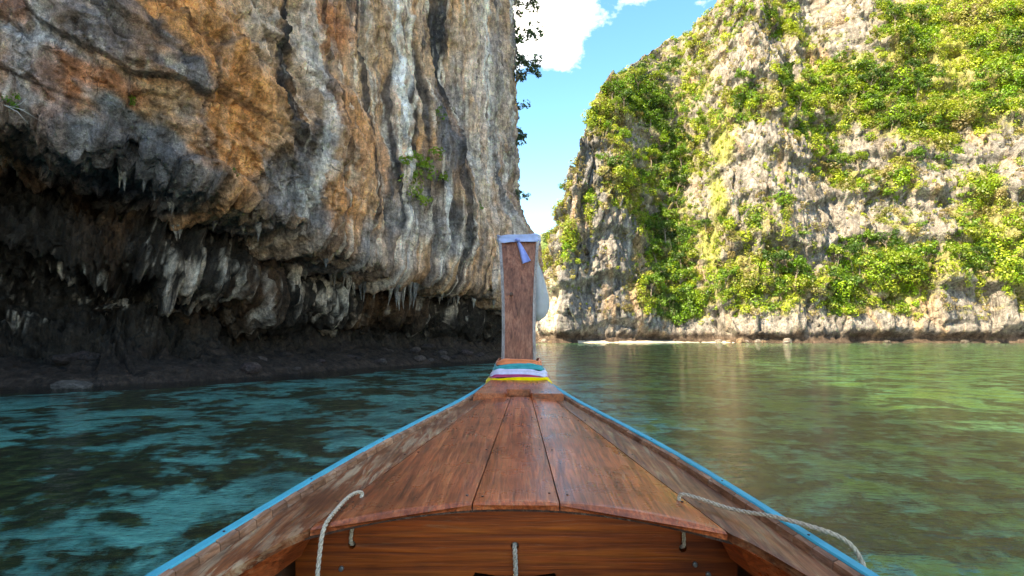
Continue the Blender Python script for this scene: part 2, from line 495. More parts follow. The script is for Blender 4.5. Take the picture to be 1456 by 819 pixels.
def seabed_z(x, y):
    r = np.sqrt(x * x + y * y)
    z = -1.35 - 1.9 * sstep(15, 90, y) + 0.9 * fbm(x * 0.16, y * 0.16, 3.3, 4) + 0.28 * fbm(x * 0.7, y * 0.7, 8.1, 3)
    z = z + 0.03 * np.clip(-x, 0, 20)
    z = z + 2.0 * sstep(128, 149, y) * sstep(-10, 10, x)
    return np.minimum(z, -0.25)
gx = np.concatenate([np.linspace(-320, -40, 15), np.linspace(-38, 60, 200), np.linspace(64, 420, 40)])
gy = np.concatenate([np.linspace(-260, -12, 12), np.linspace(-10, 60, 150), np.linspace(61, 170, 70), np.linspace(190, 700, 10)])
X, Y = np.meshgrid(gx, gy, indexing='ij')
tag(link('seabed', grid_mesh('seabed', np.stack([X, Y, seabed_z(X, Y)], -1)), M['seabed'], smooth=True), kind='structure', label='pale sand and dark coral bottom under the clear water')

# ------------------------------------------------------------------ near cliff with its sea cave
near_path = catmull([(-44, -110), (-40, -60), (-36, -30), (-33, -12), (-30, 0), (-25, 9.0), (-20, 14.2), (-15.4, 17.1), (-12.2, 19.0), (-9.6, 22.9),
                     (-7.6, 28.2), (-5.0, 32.8), (-1.9, 39), (-0.8, 44.5), (-0.7, 50), (-1.8, 56), (-6, 64), (-22, 76), (-60, 88)])
seg = np.linalg.norm(np.diff(near_path, axis=0), axis=1)
near_s = np.concatenate([[0], np.cumsum(seg)])
i0 = np.argmin(np.abs(near_path - np.array([-15.4, 17.1])).sum(1))
near_s -= near_s[i0]                         # s = 0 where the waterline passes (-15.4, 17.1)
def near_at(s):
    x = np.interp(s, near_s, near_path[:, 0]); y = np.interp(s, near_s, near_path[:, 1])
    e = 0.9
    tx = np.interp(s + e, near_s, near_path[:, 0]) - np.interp(s - e, near_s, near_path[:, 0])
    ty = np.interp(s + e, near_s, near_path[:, 1]) - np.interp(s - e, near_s, near_path[:, 1])
    L = np.hypot(tx, ty) + 1e-9
    return x, y, ty / L, -tx / L             # position and outward normal
def spaced(breaks):
    out = []
    for a, b, da, db in breaks:
        n = max(2, int((b - a) / (0.5 * (da + db))))
        u = np.linspace(0, 1, n, endpoint=False)
        out.append(a + (b - a) * (da * u + 0.5 * (db - da) * u * u) / (0.5 * (da + db)))
    return np.concatenate(out + [[breaks[-1][1]]])
S = spaced([(near_s[0] + 1, -18, 4.0, 1.2), (-18, -3, 1.0, 0.07), (-3, 16, 0.05, 0.065), (16, 44, 0.065, 0.13), (44, near_s[-1] - 1, 0.25, 4.0)])
# height of the overhanging lip along the wall
LIP_S = [-60, -20, -5, 0, 3, 6, 9, 12, 16, 20, 26, 32, 40, 70]
LIP_Z = [9.0, 8.8, 8.5, 8.3, 7.8, 6.9, 6.1, 5.75, 5.6, 5.3, 5.0, 4.9, 4.9, 4.9]
CAVE_D = [2.8, 3.2, 4.2, 5.0, 5.2, 5.0, 4.6, 4.2, 3.8, 3.2, 2.2, 1.2, 0.8, 0.5]
def lip_z(s): return np.interp(s, LIP_S, LIP_Z)
def cave_d(s): return np.interp(s, LIP_S, CAVE_D)
LIP_O = 1.6
# rows: cave part is a parameter 0..1 through key points, wall part is height above the lip
key_t = np.array([0.0, 0.10, 0.17, 0.26, 0.36, 0.46, 0.55, 0.64, 0.74, 0.84, 0.93, 1.0])
tc = np.linspace(0, 1, 190)
hw_rows = spaced([(0.02, 6.5, 0.045, 0.055), (6.5, 30, 0.08, 0.16), (30, 44, 0.8, 2.0)])
def near_profile(s):
    zl = lip_z(s); cd = cave_d(s)
    mid = 0.5 + 0.5 * np.sin(s * 0.55 + 1.0)
    o_k = [np.full_like(s, 4.0), np.full_like(s, 0.6), -0.35 + 0 * s, -0.55 * cd, -0.85 * cd, -0.80 * cd, -0.34 * cd - 0.3 * mid, -0.44 * cd, -1.10 * cd, -0.70 * cd, 0.35 * LIP_O + 0 * s, np.full_like(s, LIP_O)]
    z_k = [-3.2 + 0 * s, -0.15 + 0 * s, 0.32 + 0 * s, 0.75 + 0 * s, 0.30 * zl, 0.44 * zl, 0.53 * zl, 0.66 * zl, 0.80 * zl, 0.99 * zl, 0.985 * zl, zl]
    return np.array(o_k), np.array(z_k)
ok, zk = near_profile(S)
nS = len(S)
O = np.zeros((nS, len(tc) + len(hw_rows))); Z = np.zeros_like(O)
for i in range(nS):
    kk = catmull(np.stack([ok[:, i], zk[:, i]], 1), 12)
    tt = np.concatenate([np.linspace(key_t[j], key_t[j + 1], 12, endpoint=False) for j in range(len(key_t) - 1)] + [[1.0]])
    O[i, :len(tc)] = np.interp(tc, tt, kk[:, 0]); Z[i, :len(tc)] = np.interp(tc, tt, kk[:, 1])
lean = np.interp(S, [-60, -10, 5, 20, 34, 42, 48, 60], [0.03, 0.03, 0.05, 0.04, 0.06, 0.12, 0.16, 0.16])
bulge = 0.9 * np.exp(-((hw_rows[None, :] - 3.0) / 3.0) ** 2)
O[:, len(tc):] = LIP_O + bulge - bulge[:, :1] - lean[:, None] * hw_rows[None, :] - 1.2 * sstep(24, 70, hw_rows)[None, :] * 10 * 0.3
Z[:, len(tc):] = lip_z(S)[:, None] + hw_rows[None, :] + 0.0
px_, py_, nx_, ny_ = near_at(S)
P = np.stack([px_[:, None] + nx_[:, None] * O, py_[:, None] + ny_[:, None] * O, Z], -1)
def grid_normals(P):
    du = np.gradient(P, axis=0); dv = np.gradient(P, axis=1)
    n = np.cross(du, dv); n /= np.linalg.norm(n, axis=-1, keepdims=True) + 1e-9
    return n
SS = np.broadcast_to(S[:, None], Z.shape)
N = grid_normals(P)
if (N[:, -40, 0] * nx_ + N[:, -40, 1] * ny_).mean() < 0: N = -N
HL = Z - lip_z(S)[:, None]                       # height above the lip
up = sstep(-0.8, 0.5, HL)
flute = sstep(5.5, 14, SS + 0.15 * HL)            # draperies take over along the wall
x3, y3, z3 = P[..., 0], P[..., 1], P[..., 2]
wz = fbm(x3 * 0.25, y3 * 0.25, z3 * 0.25, 3)
disp = 1.25 * fbm(x3 * 0.13, y3 * 0.13, z3 * 0.11, 3)
# blocky fracture, strata dipping along the wall
ang = R(38)
a_ = SS * math.cos(ang) - Z * math.sin(ang); b_ = SS * math.sin(ang) + Z * math.cos(ang)
f1, f21, cid, lx, ly = worley((a_ * 0.34 + 0.8 * wz).astype(np.float32), (b_ * 0.62 + 0.6 * wz).astype(np.float32), 3)
blocks = 0.55 * _G[cid, 2] + 0.55 * (_G[cid, 0] * lx + _G[(cid + 9) & 255, 1] * ly) - 0.10 * (1 - sstep(0.0, 0.05, f21))
f1b, f21b, cidb, lxb, lyb = worley((a_ * 1.0 + 1.1 * wz).astype(np.float32), (b_ * 1.7 - 0.9 * wz).astype(np.float32), 21)
blocks2 = 0.5 * _G[cidb, 2] + 0.6 * (_G[cidb, 0] * lxb + _G[(cidb + 9) & 255, 1] * lyb) - 0.18 * (1 - sstep(0.0, 0.06, f21b))
f1c, f21c, cidc, lxc, lyc = worley((a_ * 2.6 + 1.6 * wz).astype(np.float32), (b_ * 4.2 - 1.3 * wz).astype(np.float32), 77)
blocks3 = 0.5 * _G[cidc, 2] + 0.7 * (_G[cidc, 0] * lxc + _G[(cidc + 9) & 255, 1] * lyc)
# vertical draperies
dw = 0.8 * fbm(SS * 0.2, Z * 0.16, 5.0 + 0 * Z, 3)
fl1 = ridged(SS * 0.42 + dw, Z * 0.035, 2.0 + 0 * Z, 2)
fl2 = ridged(SS * 1.5 + 2.2 * dw, Z * 0.10, 7.0 + 0 * Z, 3)
fl3 = ridged(SS * 4.2 + 4 * dw, Z * 0.30, 9.0 + 0 * Z, 2)
mid = ridged(x3 * 0.5, y3 * 0.5, z3 * 0.42, 4)
fine = fbm(x3 * 2.0, y3 * 2.0, z3 * 1.5, 5, 0.68)
pit = ridged(x3 * 1.2, y3 * 1.2, z3 * 0.9, 3)
disp = disp + (1 - flute) * (0.70 * blocks + 0.36 * blocks2 + 0.12 * blocks3) + (0.15 + 0.85 * flute) * (0.80 * (fl1 - 0.3) + 0.52 * (fl2 - 0.35) + 0.18 * (fl3 - 0.35)) + 0.36 * (mid - 0.35) + (0.30 - 0.13 * flute) * fine + (0.26 - 0.10 * flute) * (pit - 0.35)
damp = sstep(0.1, 1.6, Z)                       # calm near the waterline shelf
disp = disp * (0.16 + 0.84 * damp)
cavern = (1 - up)
disp = disp + cavern * damp * (0.45 * ridged(SS * 0.9, Z * 0.35, 4.4 + 0 * Z, 3) + 0.12 * (fl2 - 0.3) + 0.08 * (fl3 - 0.3) + 0.40 * blocks2 + 0.2 * blocks3 + 0.4 * fine)
# hollows in the wall (s, height, radius s, radius z, depth)
HOLES = [(23.5, 9.3, 0.9, 1.5, 1.6), (10.2, 8.2, 0.35, 0.5, 0.9), (29.5, 12.5, 1.2, 1.2, 1.2), (26.5, 16.5, 0.5, 1.4, 1.0), (33, 19, 0.6, 2.0, 1.0), (19.0, 20, 0.8, 2.6, 0.9), (36, 11, 0.7, 1.5, 0.9)]
for hs, hz, rs_, rz_, dd in HOLES:
    q = ((SS - hs) / rs_) ** 2 + ((Z - hz) / rz_) ** 2
    disp = disp - dd * np.exp(-q * (1 + 0.5 * wz))
# ragged fringe along the lip
fringe = np.exp(-((HL + 0.1) / 0.35) ** 2)
P = P + N * disp[..., None]
P[..., 2] -= fringe * (0.25 + 0.45 * np.clip(ridged(SS * 1.1 + dw, 0 * Z, 1.0 + 0 * Z, 3), -0.5, 1) * (0.5 + flute))
NEAR_P = P
# --- mineral colours
def band(v, lo, hi): return sstep(lo, hi, v)
cA = fbm(SS * 0.22, Z * 0.20, 11.0 + 0 * Z, 4)
cB = fbm(SS * 0.55 + dw, Z * 0.10, 13.0 + 0 * Z, 4)
cC = fbm(a_ * 0.45, b_ * 0.9, 17.0 + 0 * Z, 4)
cD = fbm(SS * 1.3 + 2 * dw, Z * 0.12, 19.0 + 0 * Z, 4)
def col(*c): return np.array(c, np.float32)
GREY, DARK, ORANGE, RUST, TAN, CREAM, WHITE = col(.29, .28, .28), col(.028, .027, .028), col(.70, .30, .11), col(.46, .16, .06), col(.60, .37, .22), col(.76, .64, .52), col(.84, .80, .76)
SLATE, BLUISH, PINK = col(.13, .13, .138), col(.37, .39, .42), col(.62, .47, .39)
def paint(base, colr, m): return base * (1 - m[..., None]) + colr * m[..., None]
K_WARM = col(.62, .34, .17)
ws = SS + 1.3 * cA + 0.5 * cC; wzz = Z + 1.6 * cC + 0.9 * cB
def blob(s0, z0, rs, rz, rot=0.0, edge=0.5):
    c_, s_ = math.cos(R(rot)), math.sin(R(rot))
    ds, dz = ws - s0, wzz - z0
    q = np.sqrt(((ds * c_ + dz * s_) / rs) ** 2 + ((-ds * s_ + dz * c_) / rz) ** 2)
    return 1 - sstep(1 - edge, 1 + edge, q)
vstreak = fbm(SS * 1.1 + 1.6 * dw, Z * 0.07, 41.0 + 0 * Z, 4, 0.6)
vfine = fbm(SS * 3.6 + 5 * dw, Z * 0.20, 43.0 + 0 * Z, 3, 0.6)
K = np.broadcast_to(TAN * 0.95 + col(.04, .005, -.01), P.shape).copy()
K = paint(K, ORANGE, band(cA + 0.5 * cC, -0.08, 0.22) * (1 - 0.5 * flute))
K = paint(K, K_WARM, band(cB, -0.1, 0.2) * 0.5)
K = paint(K, GREY, band(-cA + 0.6 * cC, 0.18, 0.42) * 0.55)
K = paint(K, PINK, flute * band(vstreak, -0.15, 0.2) * 0.6)
# large mineral stains that belong to the wall: (s, z, radius s, radius z, rotation, colour, strength)
STAINS = [(1.0, 10.2, 1.9, 1.1, -35, BLUISH, .85), (2.6, 10.9, 1.5, .5, -38, SLATE, .9), (.2, 11.0, .8, .6, 0, RUST, .7), (1.3, 8.3, 1.3, 1.0, -20, GREY, .75),
          (2.2, 9.0, .9, .55, -30, RUST, .9), (1.7, 8.2, .5, .3, 0, RUST, .95), (2.6, 7.5, 1.3, .7, -25, BLUISH * .75, .9), (3.8, 7.5, .9, .6, -25, SLATE, .85),
          (4.5, 10.9, 1.2, 1.3, -20, ORANGE, .8), (5.4, 9.4, 1.1, 1.6, 0, ORANGE, .95), (4.5, 8.2, .9, .7, -30, ORANGE * .9, .9), (4.0, 10.3, .8, .35, -40, SLATE, .95), (6.1, 12.6, .9, 1.6, 0, CREAM * .9, .6),
          (5.5, 7.5, .6, .7, 0, ORANGE * 1.05, .9), (7.35, 12.5, .33, 2.6, 0, DARK, .97), (7.7, 10.4, .5, 1.1, 0, DARK, .9), (8.5, 13.5, .8, 2.0, 0, CREAM, .65), (8.2, 8.9, 1.0, 1.0, -15, DARK * 1.4, .9), (7.6, 7.3, 1.4, 1.0, -30, SLATE, .9),
          (8.6, 6.6, 1.3, .8, -15, GREY, .9), (10.0, 7.2, 1.1, 1.2, 0, ORANGE, .9), (9.7, 11.5, .7, 1.5, 0, SLATE, .8), (11.0, 10.5, 1.3, 2.2, 0, ORANGE * .9 + .02, .85), (10.4, 15.5, 1.5, 1.5, 0, RUST * 1.1, .85), (13.2, 10.5, .9, 2.6, 0, ORANGE * .8 + .05, .8),
          (12.5, 14, 1.0, 3.0, 0, TAN, .7), (15.0, 14.5, .42, 5.5, 4, WHITE, .95), (16.4, 18.5, .35, 5.0, 3, CREAM * 1.15, .9), (14.2, 8.5, .3, 3.0, 0, DARK, .8), (15.9, 13.5, .3, 4.5, 3, DARK * 1.2, .9), (17.6, 15.5, .45, 5.0, 3, TAN, .8),
          (19.6, 18.5, 1.0, 4.5, 0, DARK, .95), (18.6, 12.8, 1.1, 2.8, 0, SLATE * .7, .9), (17.6, 8.8, .8, 1.6, 0, DARK, .9), (15.6, 7.6, 1.4, 1.4, 0, GREY, .8), (18.6, 6.9, 1.6, 1.2, 0, GREY * 1.1, .7), (21.5, 14, .8, 5.0, 0, GREY * .8, .8),
          (23.8, 19, 1.2, 7.0, 0, PINK * 1.05, .85), (22.3, 10.5, 1.0, 3.0, 0, CREAM * .85, .6), (25.8, 16, .8, 8.0, 0, GREY, .8), (27.2, 22, .9, 9.0, 0, PINK, .7), (29.5, 16, 1.4, 9.0, 0, SLATE, .8), (28.6, 9.0, .5, 3.2, 0, ORANGE * .85 + .05, .8), (12.0, 6.3, 1.2, .8, 0, GREY, .7)]
for s0, z0, rs_, rz_, rot, cl, st in STAINS:
    K = paint(K, cl, blob(s0, z0, rs_, rz_, rot) * st)
broad = fbm(SS * 0.75 + 1.5 * dw, Z * 0.028, 47.0 + 0 * Z, 3, 0.55)
K = paint(K, DARK * 1.3, band(broad, 0.17, 0.28) * (0.15 + 0.70 * flute))
K = paint(K, WHITE * 0.95, band(-broad, 0.20, 0.32) * (0.10 + 0.65 * flute))
# thin water streaks and lichens
K = paint(K, CREAM * 1.1, band(vfine + 0.4 * vstreak, 0.12, 0.36) * (0.12 + 0.68 * flute))
K = paint(K, SLATE, band(-vfine - 0.4 * vstreak + 0.15 * cA, 0.14, 0.36) * (0.10 + 0.45 * flute))
K = paint(K, DARK, band(vstreak - 0.5 * cB, 0.30, 0.46) * (0.35 + 0.5 * flute))
K = paint(K, CREAM * 1.05, band(cC - 0.6 * vfine, 0.30, 0.5) * 0.6 * (1 - flute))
K = paint(K, SLATE * 0.7, band(0.10 - f21, 0.02, 0.10) * 0.6 * (1 - flute))  # seams between the fracture blocks painted darker
K = paint(K, GREY * 0.8, sstep(22, 30, SS) * (0.35 + 0.5 * band(vstreak, -0.1, 0.2)) * 0.8)
K = K * (1 + 0.35 * fbm(SS * 2.2, Z * 2.0, 51.0 + 0 * Z, 4, 0.65))[..., None]
# cave: rock colour darkened for the cave's shade, pale flowstone in the middle band
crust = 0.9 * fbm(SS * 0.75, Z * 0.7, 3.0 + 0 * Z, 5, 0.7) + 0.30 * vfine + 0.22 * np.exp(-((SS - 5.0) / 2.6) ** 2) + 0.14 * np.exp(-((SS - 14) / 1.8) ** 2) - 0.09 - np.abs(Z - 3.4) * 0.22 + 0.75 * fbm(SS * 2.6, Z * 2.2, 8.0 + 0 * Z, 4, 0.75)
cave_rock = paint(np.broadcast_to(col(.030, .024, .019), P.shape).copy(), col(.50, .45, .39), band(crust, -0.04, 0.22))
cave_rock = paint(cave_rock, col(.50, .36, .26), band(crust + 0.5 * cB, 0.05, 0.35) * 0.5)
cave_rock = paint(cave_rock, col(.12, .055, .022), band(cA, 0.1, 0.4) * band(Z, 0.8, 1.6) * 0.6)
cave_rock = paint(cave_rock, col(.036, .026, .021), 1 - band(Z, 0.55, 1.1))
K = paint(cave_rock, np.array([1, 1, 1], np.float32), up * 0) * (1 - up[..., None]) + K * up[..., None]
# close the top of the massif backwards
ext = []
for back, dz in ((6, 2), (20, 2), (45, -2), (90, -10)):
    e = P[:, -1].copy(); e[:, 0] -= nx_ * back; e[:, 1] -= ny_ * back; e[:, 2] += dz + 2 * fbm(S * 0.1, np.full_like(S, back * 0.1), 0 * S, 2)
    ext.append(e)
P2 = np.concatenate([P, np.stack(ext, 1)], 1)
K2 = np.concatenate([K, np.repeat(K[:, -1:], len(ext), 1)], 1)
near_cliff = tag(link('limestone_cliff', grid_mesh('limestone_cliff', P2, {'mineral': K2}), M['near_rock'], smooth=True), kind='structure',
                 label='shaded orange and grey limestone cliff overhanging a dark sea cave')

# ------------------------------------------------------------------ far cliff across the lagoon
far_path = catmull([(-40, 300), (-14, 240), (1, 196), (6.0, 170), (7.2, 158), (13.5, 147), (19, 149), (28, 151), (38, 155), (47, 158), (55, 155), (61, 149), (70, 146.5), (80, 147.5),
                    (90, 150), (100, 148), (112, 146), (125, 146), (140, 143), (165, 138), (192, 122), (212, 96), (224, 50), (228, -10), (226, -90)])
seg = np.linalg.norm(np.diff(far_path, axis=0), axis=1)
far_s = np.concatenate([[0], np.cumsum(seg)])
i0 = np.argmin(np.abs(far_path - np.array([13.5, 147])).sum(1))
far_s -= far_s[i0]                           # s = 0 at the bright corner (13.5, 147)
def far_at(s, e=3.0):
    x = np.interp(s, far_s, far_path[:, 0]); y = np.interp(s, far_s, far_path[:, 1])
    tx = np.interp(s + e, far_s, far_path[:, 0]) - np.interp(s - e, far_s, far_path[:, 0])
    ty = np.interp(s + e, far_s, far_path[:, 1]) - np.interp(s - e, far_s, far_path[:, 1])
    L = np.hypot(tx, ty) + 1e-9
    return x, y, ty / L, -tx / L
FS = spaced([(far_s[0] + 1, -75, 6, 1.5), (-75, -20, 0.8, 0.5), (-20, 150, 0.38, 0.42), (150, far_s[-1] - 1, 1.5, 8)])
fv = np.concatenate([np.linspace(0, 1, 330, endpoint=False), [1.0]])
top = np.interp(FS, [-170, -60, -25, -14, -8, -1, 6, 10, 16, 22, 30, 40, 52, 62, 80, 110, 140, 190, 300, 420],
                [26, 28, 30, 38, 48, 56, 60, 66, 74, 82, 95, 110, 114, 126, 136, 146, 146, 120, 90, 80])
FZ = -2.5 + (top[:, None] + 2.5) * fv[None, :]
SF = np.broadcast_to(FS[:, None], FZ.shape)
x0, y0, fnx, fny = far_at(FS, 22.0)
# lean back with height, a steep gully, ledges
gul = np.exp(-((SF - (30 + 0.12 * FZ)) / (7 + 0.05 * FZ)) ** 2)
FO = -0.20 * FZ - 0.0012 * FZ ** 2 - 9 * gul * sstep(4, 50, FZ) + 5.0 * np.exp(-((SF - 17) / 8) ** 2) * sstep(5, 30, FZ) * (1 - sstep(40, 75, FZ))
FO += 4.0 * np.exp(-((SF - 66) / 12) ** 2) * sstep(8, 40, FZ) - 5.0 * np.exp(-((SF - 84 - 0.1 * FZ) / 6) ** 2) * sstep(6, 50, FZ)
FO -= 1.6 * np.exp(-((FZ - 1.0) / 1.3) ** 2)                # wave-cut notch
FO += 6.0 * np.exp(-((FZ + 2.5) / 2.0) ** 2)
# ledges: a broken staircase
led = fbm(SF * 0.035, 0 * SF + 2.2, 0 * SF, 3) * 14
ph = (FZ + led) / 13.0
FO += -4.2 * (ph - np.floor(ph) - 0.5) * (-1) * 0.0 + 3.0 * (sstep(0.0, 0.25, ph - np.floor(ph)) - (ph - np.floor(ph)))
FP = np.stack([x0[:, None] + fnx[:, None] * FO, y0[:, None] + fny[:, None] * FO, FZ], -1)
FN = np.zeros_like(FP); FN[..., 0] = fnx[:, None]; FN[..., 1] = fny[:, None]; FN[..., 2] = 0.25
FN /= np.linalg.norm(FN, axis=-1, keepdims=True)
if (FN[:, 100, 0] * fnx + FN[:, 100, 1] * fny).mean() < 0: FN = -FN
x3, y3, z3 = FP[..., 0], FP[..., 1], FP[..., 2]
wz = fbm(SF * 0.05, FZ * 0.05, 1.0 + 0 * FZ, 3)
f1, f21, cid, lx, ly = worley((SF * 0.085 + 0.9 * wz).astype(np.float32), (FZ * 0.045 + 0.7 * wz).astype(np.float32), 5)
fb = 3.0 * _G[cid, 2] + 4.0 * (_G[cid, 0] * lx + 0.8 * _G[(cid + 7) & 255, 1] * ly) - 1.2 * (1 - sstep(0, 0.08, f21))
f1b, f21b, cidb, lxb, lyb = worley((SF * 0.30 + 1.5 * wz).astype(np.float32), (FZ * 0.14 - 1.2 * wz).astype(np.float32), 40)
fb2 = 1.0 * _G[cidb, 2] + 1.6 * (_G[cidb, 0] * lxb + 0.8 * _G[(cidb + 7) & 255, 1] * lyb) - 0.5 * (1 - sstep(0, 0.10, f21b))
f1c, f21c, cidc, lxc, lyc = worley((SF * 0.75 + 2.5 * wz).astype(np.float32), (FZ * 0.38 - 2 * wz).astype(np.float32), 90)
fb3 = 0.5 * _G[cidc, 2] + 0.8 * (_G[cidc, 0] * lxc + 0.8 * _G[(cidc + 7) & 255, 1] * lyc)
fd = 0.7 * fb3 + 3.2 * fbm(SF * 0.035, FZ * 0.03, 6.0 + 0 * FZ, 3) + 0.65 * fb + 0.9 * fb2 + 1.3 * ridged(SF * 0.13 + wz, FZ * 0.045, 3.0 + 0 * FZ, 4) + 0.75 * ridged(SF * 0.55 + 2 * wz, FZ * 0.10, 8.0 + 0 * FZ, 3) + 0.35 * fbm(x3 * 0.9, y3 * 0.9, z3 * 0.9, 3)
fd *= 0.25 + 0.75 * sstep(-1, 6, FZ)
FP = FP + FN * fd[..., None]
FP[..., 2] = np.maximum(FP[..., 2], -3.5)
FN2 = grid_normals(FP)
if (FN2 * FN).sum(-1).mean() < 0: FN2 = -FN2
# vegetation cover 0..1
vg = fbm(SF * 0.06, FZ * 0.055, 21.0 + 0 * FZ, 5, 0.6)
steep = 1 - np.clip(FN2[..., 2], -0.2, 0.9)
cover = vg * 1.25 + 0.27 - 0.55 * (steep - 0.62) - 1.5 * (1 - sstep(4.0, 8.0, FZ)) + 0.35 * fbm(SF * 0.22, FZ * 0.20, 71.0 + 0 * FZ, 3)
BARE = [(57, 47, 6, 13), (66, 60, 9, 7), (83, 35, 9, 11), (72, 44, 7, 9), (63, 86, 9, 12), (78, 94, 8, 9), (101, 110, 6, 12), (13, 18, 10, 9), (-4, 9, 6, 12), (9, 56, 6, 8), (2, 42, 4, 8), (108, 36, 5, 9), (131, 46, 5, 12), (75, 22, 6, 6), (16, 34, 5, 7), (96, 56, 5, 6), (110, 10, 9, 4)]
LUSH = [(35, 15, 6, 14), (38, 38, 5, 12), (38, 62, 5, 10), (30, 80, 9, 7), (20, 70, 6, 5), (57, 71, 7, 6), (75, 76, 10, 6), (92, 80, 10, 7), (105, 74, 10, 8), (128, 76, 14, 10), (137, 92, 18, 18), (120, 96, 12, 10), (94, 18, 12, 8), (80, 14, 7, 7), (66, 15, 5, 6), (51, 17, 5, 8), (122, 38, 7, 12), (118, 22, 9, 8), (0, 26, 3, 7), (21, 44, 6, 6), (90, 47, 5, 5)]
GRASS = [(48, 42, 3.5, 13), (45, 26, 3.5, 9), (51, 58, 3.5, 8), (127, 88, 5, 12), (112, 84, 4, 7)]
def gauss(cs, cz, rs_, rz_): return np.exp(-((SF - cs) / rs_) ** 2 - ((FZ - cz) / rz_) ** 2)
for q in BARE: cover = cover - 0.70 * gauss(*q)
for q in LUSH: cover = cover + 0.70 * gauss(*q)
grass = np.zeros_like(cover)
for q in GRASS: grass = np.maximum(grass, gauss(*q))
cA = fbm(SF * 0.05, FZ * 0.04, 31.0 + 0 * FZ, 4); cB = fbm(SF * 0.25 + wz, FZ * 0.04, 33.0 + 0 * FZ, 4)
FK = np.broadcast_to(col(.205, .185, .16), FP.shape).copy()
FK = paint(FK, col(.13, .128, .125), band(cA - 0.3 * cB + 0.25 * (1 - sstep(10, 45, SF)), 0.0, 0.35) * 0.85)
FK = paint(FK, col(.36, .245, .15), band(cB + 0.4 * cA, 0.10, 0.42) * 0.8)
FK = paint(FK, col(.34, .31, .265), band(-cB + 0.2 * cA, 0.15, 0.42) * 0.7)
FK = paint(FK, col(.10, .095, .09), band(cB - cA, 0.38, 0.6) * 0.7)
FK = paint(FK, col(.20, .19, .055), band(cover, 0.05, 0.5) * 0.8)
FK = paint(FK, col(.23, .235, .055), band(grass + 0.5 * vg, 0.25, 0.8) * 0.8)
FK = paint(FK, col(.50, .42, .31), band(gauss(-4, 9, 4, 12) + 0.3 * cB, 0.35, 0.6) * 0.8)  # sun highlight on the pale corner face put into the rock colour
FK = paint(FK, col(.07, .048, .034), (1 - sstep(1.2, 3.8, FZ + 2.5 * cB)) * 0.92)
ext = []; fe = FP[:, -1]
for back, dz in ((8, -1), (25, -8), (80, -35), (160, -80)):
    w_ = sstep(150, 220, FS)
    e = fe.copy(); e[:, 0] += back * lerp(0.35, 1.0, w_); e[:, 1] += back * lerp(0.94, 0.2, w_); e[:, 2] += dz
    ext.append(e)
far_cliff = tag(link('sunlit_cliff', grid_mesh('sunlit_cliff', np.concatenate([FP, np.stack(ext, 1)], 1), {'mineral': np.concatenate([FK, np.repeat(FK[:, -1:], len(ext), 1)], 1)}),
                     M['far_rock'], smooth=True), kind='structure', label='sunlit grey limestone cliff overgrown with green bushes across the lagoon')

# distant hill seen in the gap between the cliffs
hx = np.linspace(-60, 60, 60); hy = np.linspace(0, 80, 30)
HX, HY = np.meshgrid(hx, hy, indexing='ij')
HZ = 66 * np.exp(-((HX - 8) / 34) ** 2) * sstep(0, 45, HY) + 4 * fbm(HX * 0.08, HY * 0.08, 2.0 + 0 * HX, 4) - 3
hk = np.broadcast_to(col(.10, .15, .045), HX.shape + (3,)).copy()
hk = paint(hk, col(.30, .27, .16), band(fbm(HX * 0.1, HY * 0.1, 5.0 + 0 * HX, 3), 0.0, 0.3))
tag(link('distant_hill', grid_mesh('distant_hill', np.stack([HX + 14, HY + 290, HZ], -1), {'mineral': hk}), M['far_rock'], smooth=True), kind='structure', label='green hill behind the gap between the cliffs')

# ------------------------------------------------------------------ the wooden longtail boat
boat = empty('longtail_boat', (0, 1.33, 0), R(-1.0))
tag(boat, 'varnished wooden longtail boat with blue rails and a tall upright prow board', 'boat')
BY = 1.33
def hw(d): return float(np.interp(d, HW_D, HW_V))
_c = catmull([(-3.2, .86), (-1.5, .94), (0, .955), (0.8, .92), (1.33, .85), (2.0, .745), (2.5, .64), (3.0, .51), (3.5, .375), (3.9, .275), (4.1, .20), (4.2, .14)], 20)
HW_D, HW_V = _c[:, 0], _c[:, 1]
_c = catmull([(-3.2, .60), (-1.0, .62), (0.4, .60), (1.33, .55), (2.0, .505), (2.5, .465), (3.0, .425), (3.5, .385), (3.9, .345), (4.3, .28)], 20)
GZ_D, GZ_V = _c[:, 0], CAM_Z - _c[:, 1]
def zg(d): return float(np.interp(d, GZ_D, GZ_V))
def zd(x, d):
    c = np.interp(d, [0, 1.75, 3.6, 4.1], [.035, .050, .032, .02])
    return zg(d) - 0.034 + c * (1 - min(1.0, (x / hw(d)) ** 2))
def B(x, d, z): return (x, d - BY, z)          # boat coordinates: origin amidships at d = 1.33

# hull shell
rings = []
for d in np.linspace(-3.2, 4.16, 40):
    h, g = hw(d), zg(d)
    k = sstep(2.0, 4.2, d)
    sec = [(h - .012, g - .05), (h * .985, g - .18), (h * .95 - .05 * k * h, g - .42), (h * (.80 - .35 * k), .12 + .35 * k * k), (h * .40 * (1 - .6 * k), -.10 + .45 * k * k), (0.0, -.16 + .5 * k * k)]
    sec = sec + [(-x, z) for x, z in sec[-2::-1]]
    rings.append([B(x, d, z) for x, z in sec])
hull = loft('hull', rings, M['hull_paint'], boat, caps=False, smooth=True, close=False)
sm = hull.modifiers.new('thickness', 'SOLIDIFY'); sm.thickness = 0.022; sm.offset = 0
loft('transom', [[B(x, -3.2, z) for x, z in ((-.84, .9), (-.66, .15), (0, -.1), (.66, .15), (.84, .9))], [B(x, -3.24, z) for x, z in ((-.84, .9), (-.66, .15), (0, -.1), (.66, .15), (.84, .9))]], M['hull_paint'], boat)
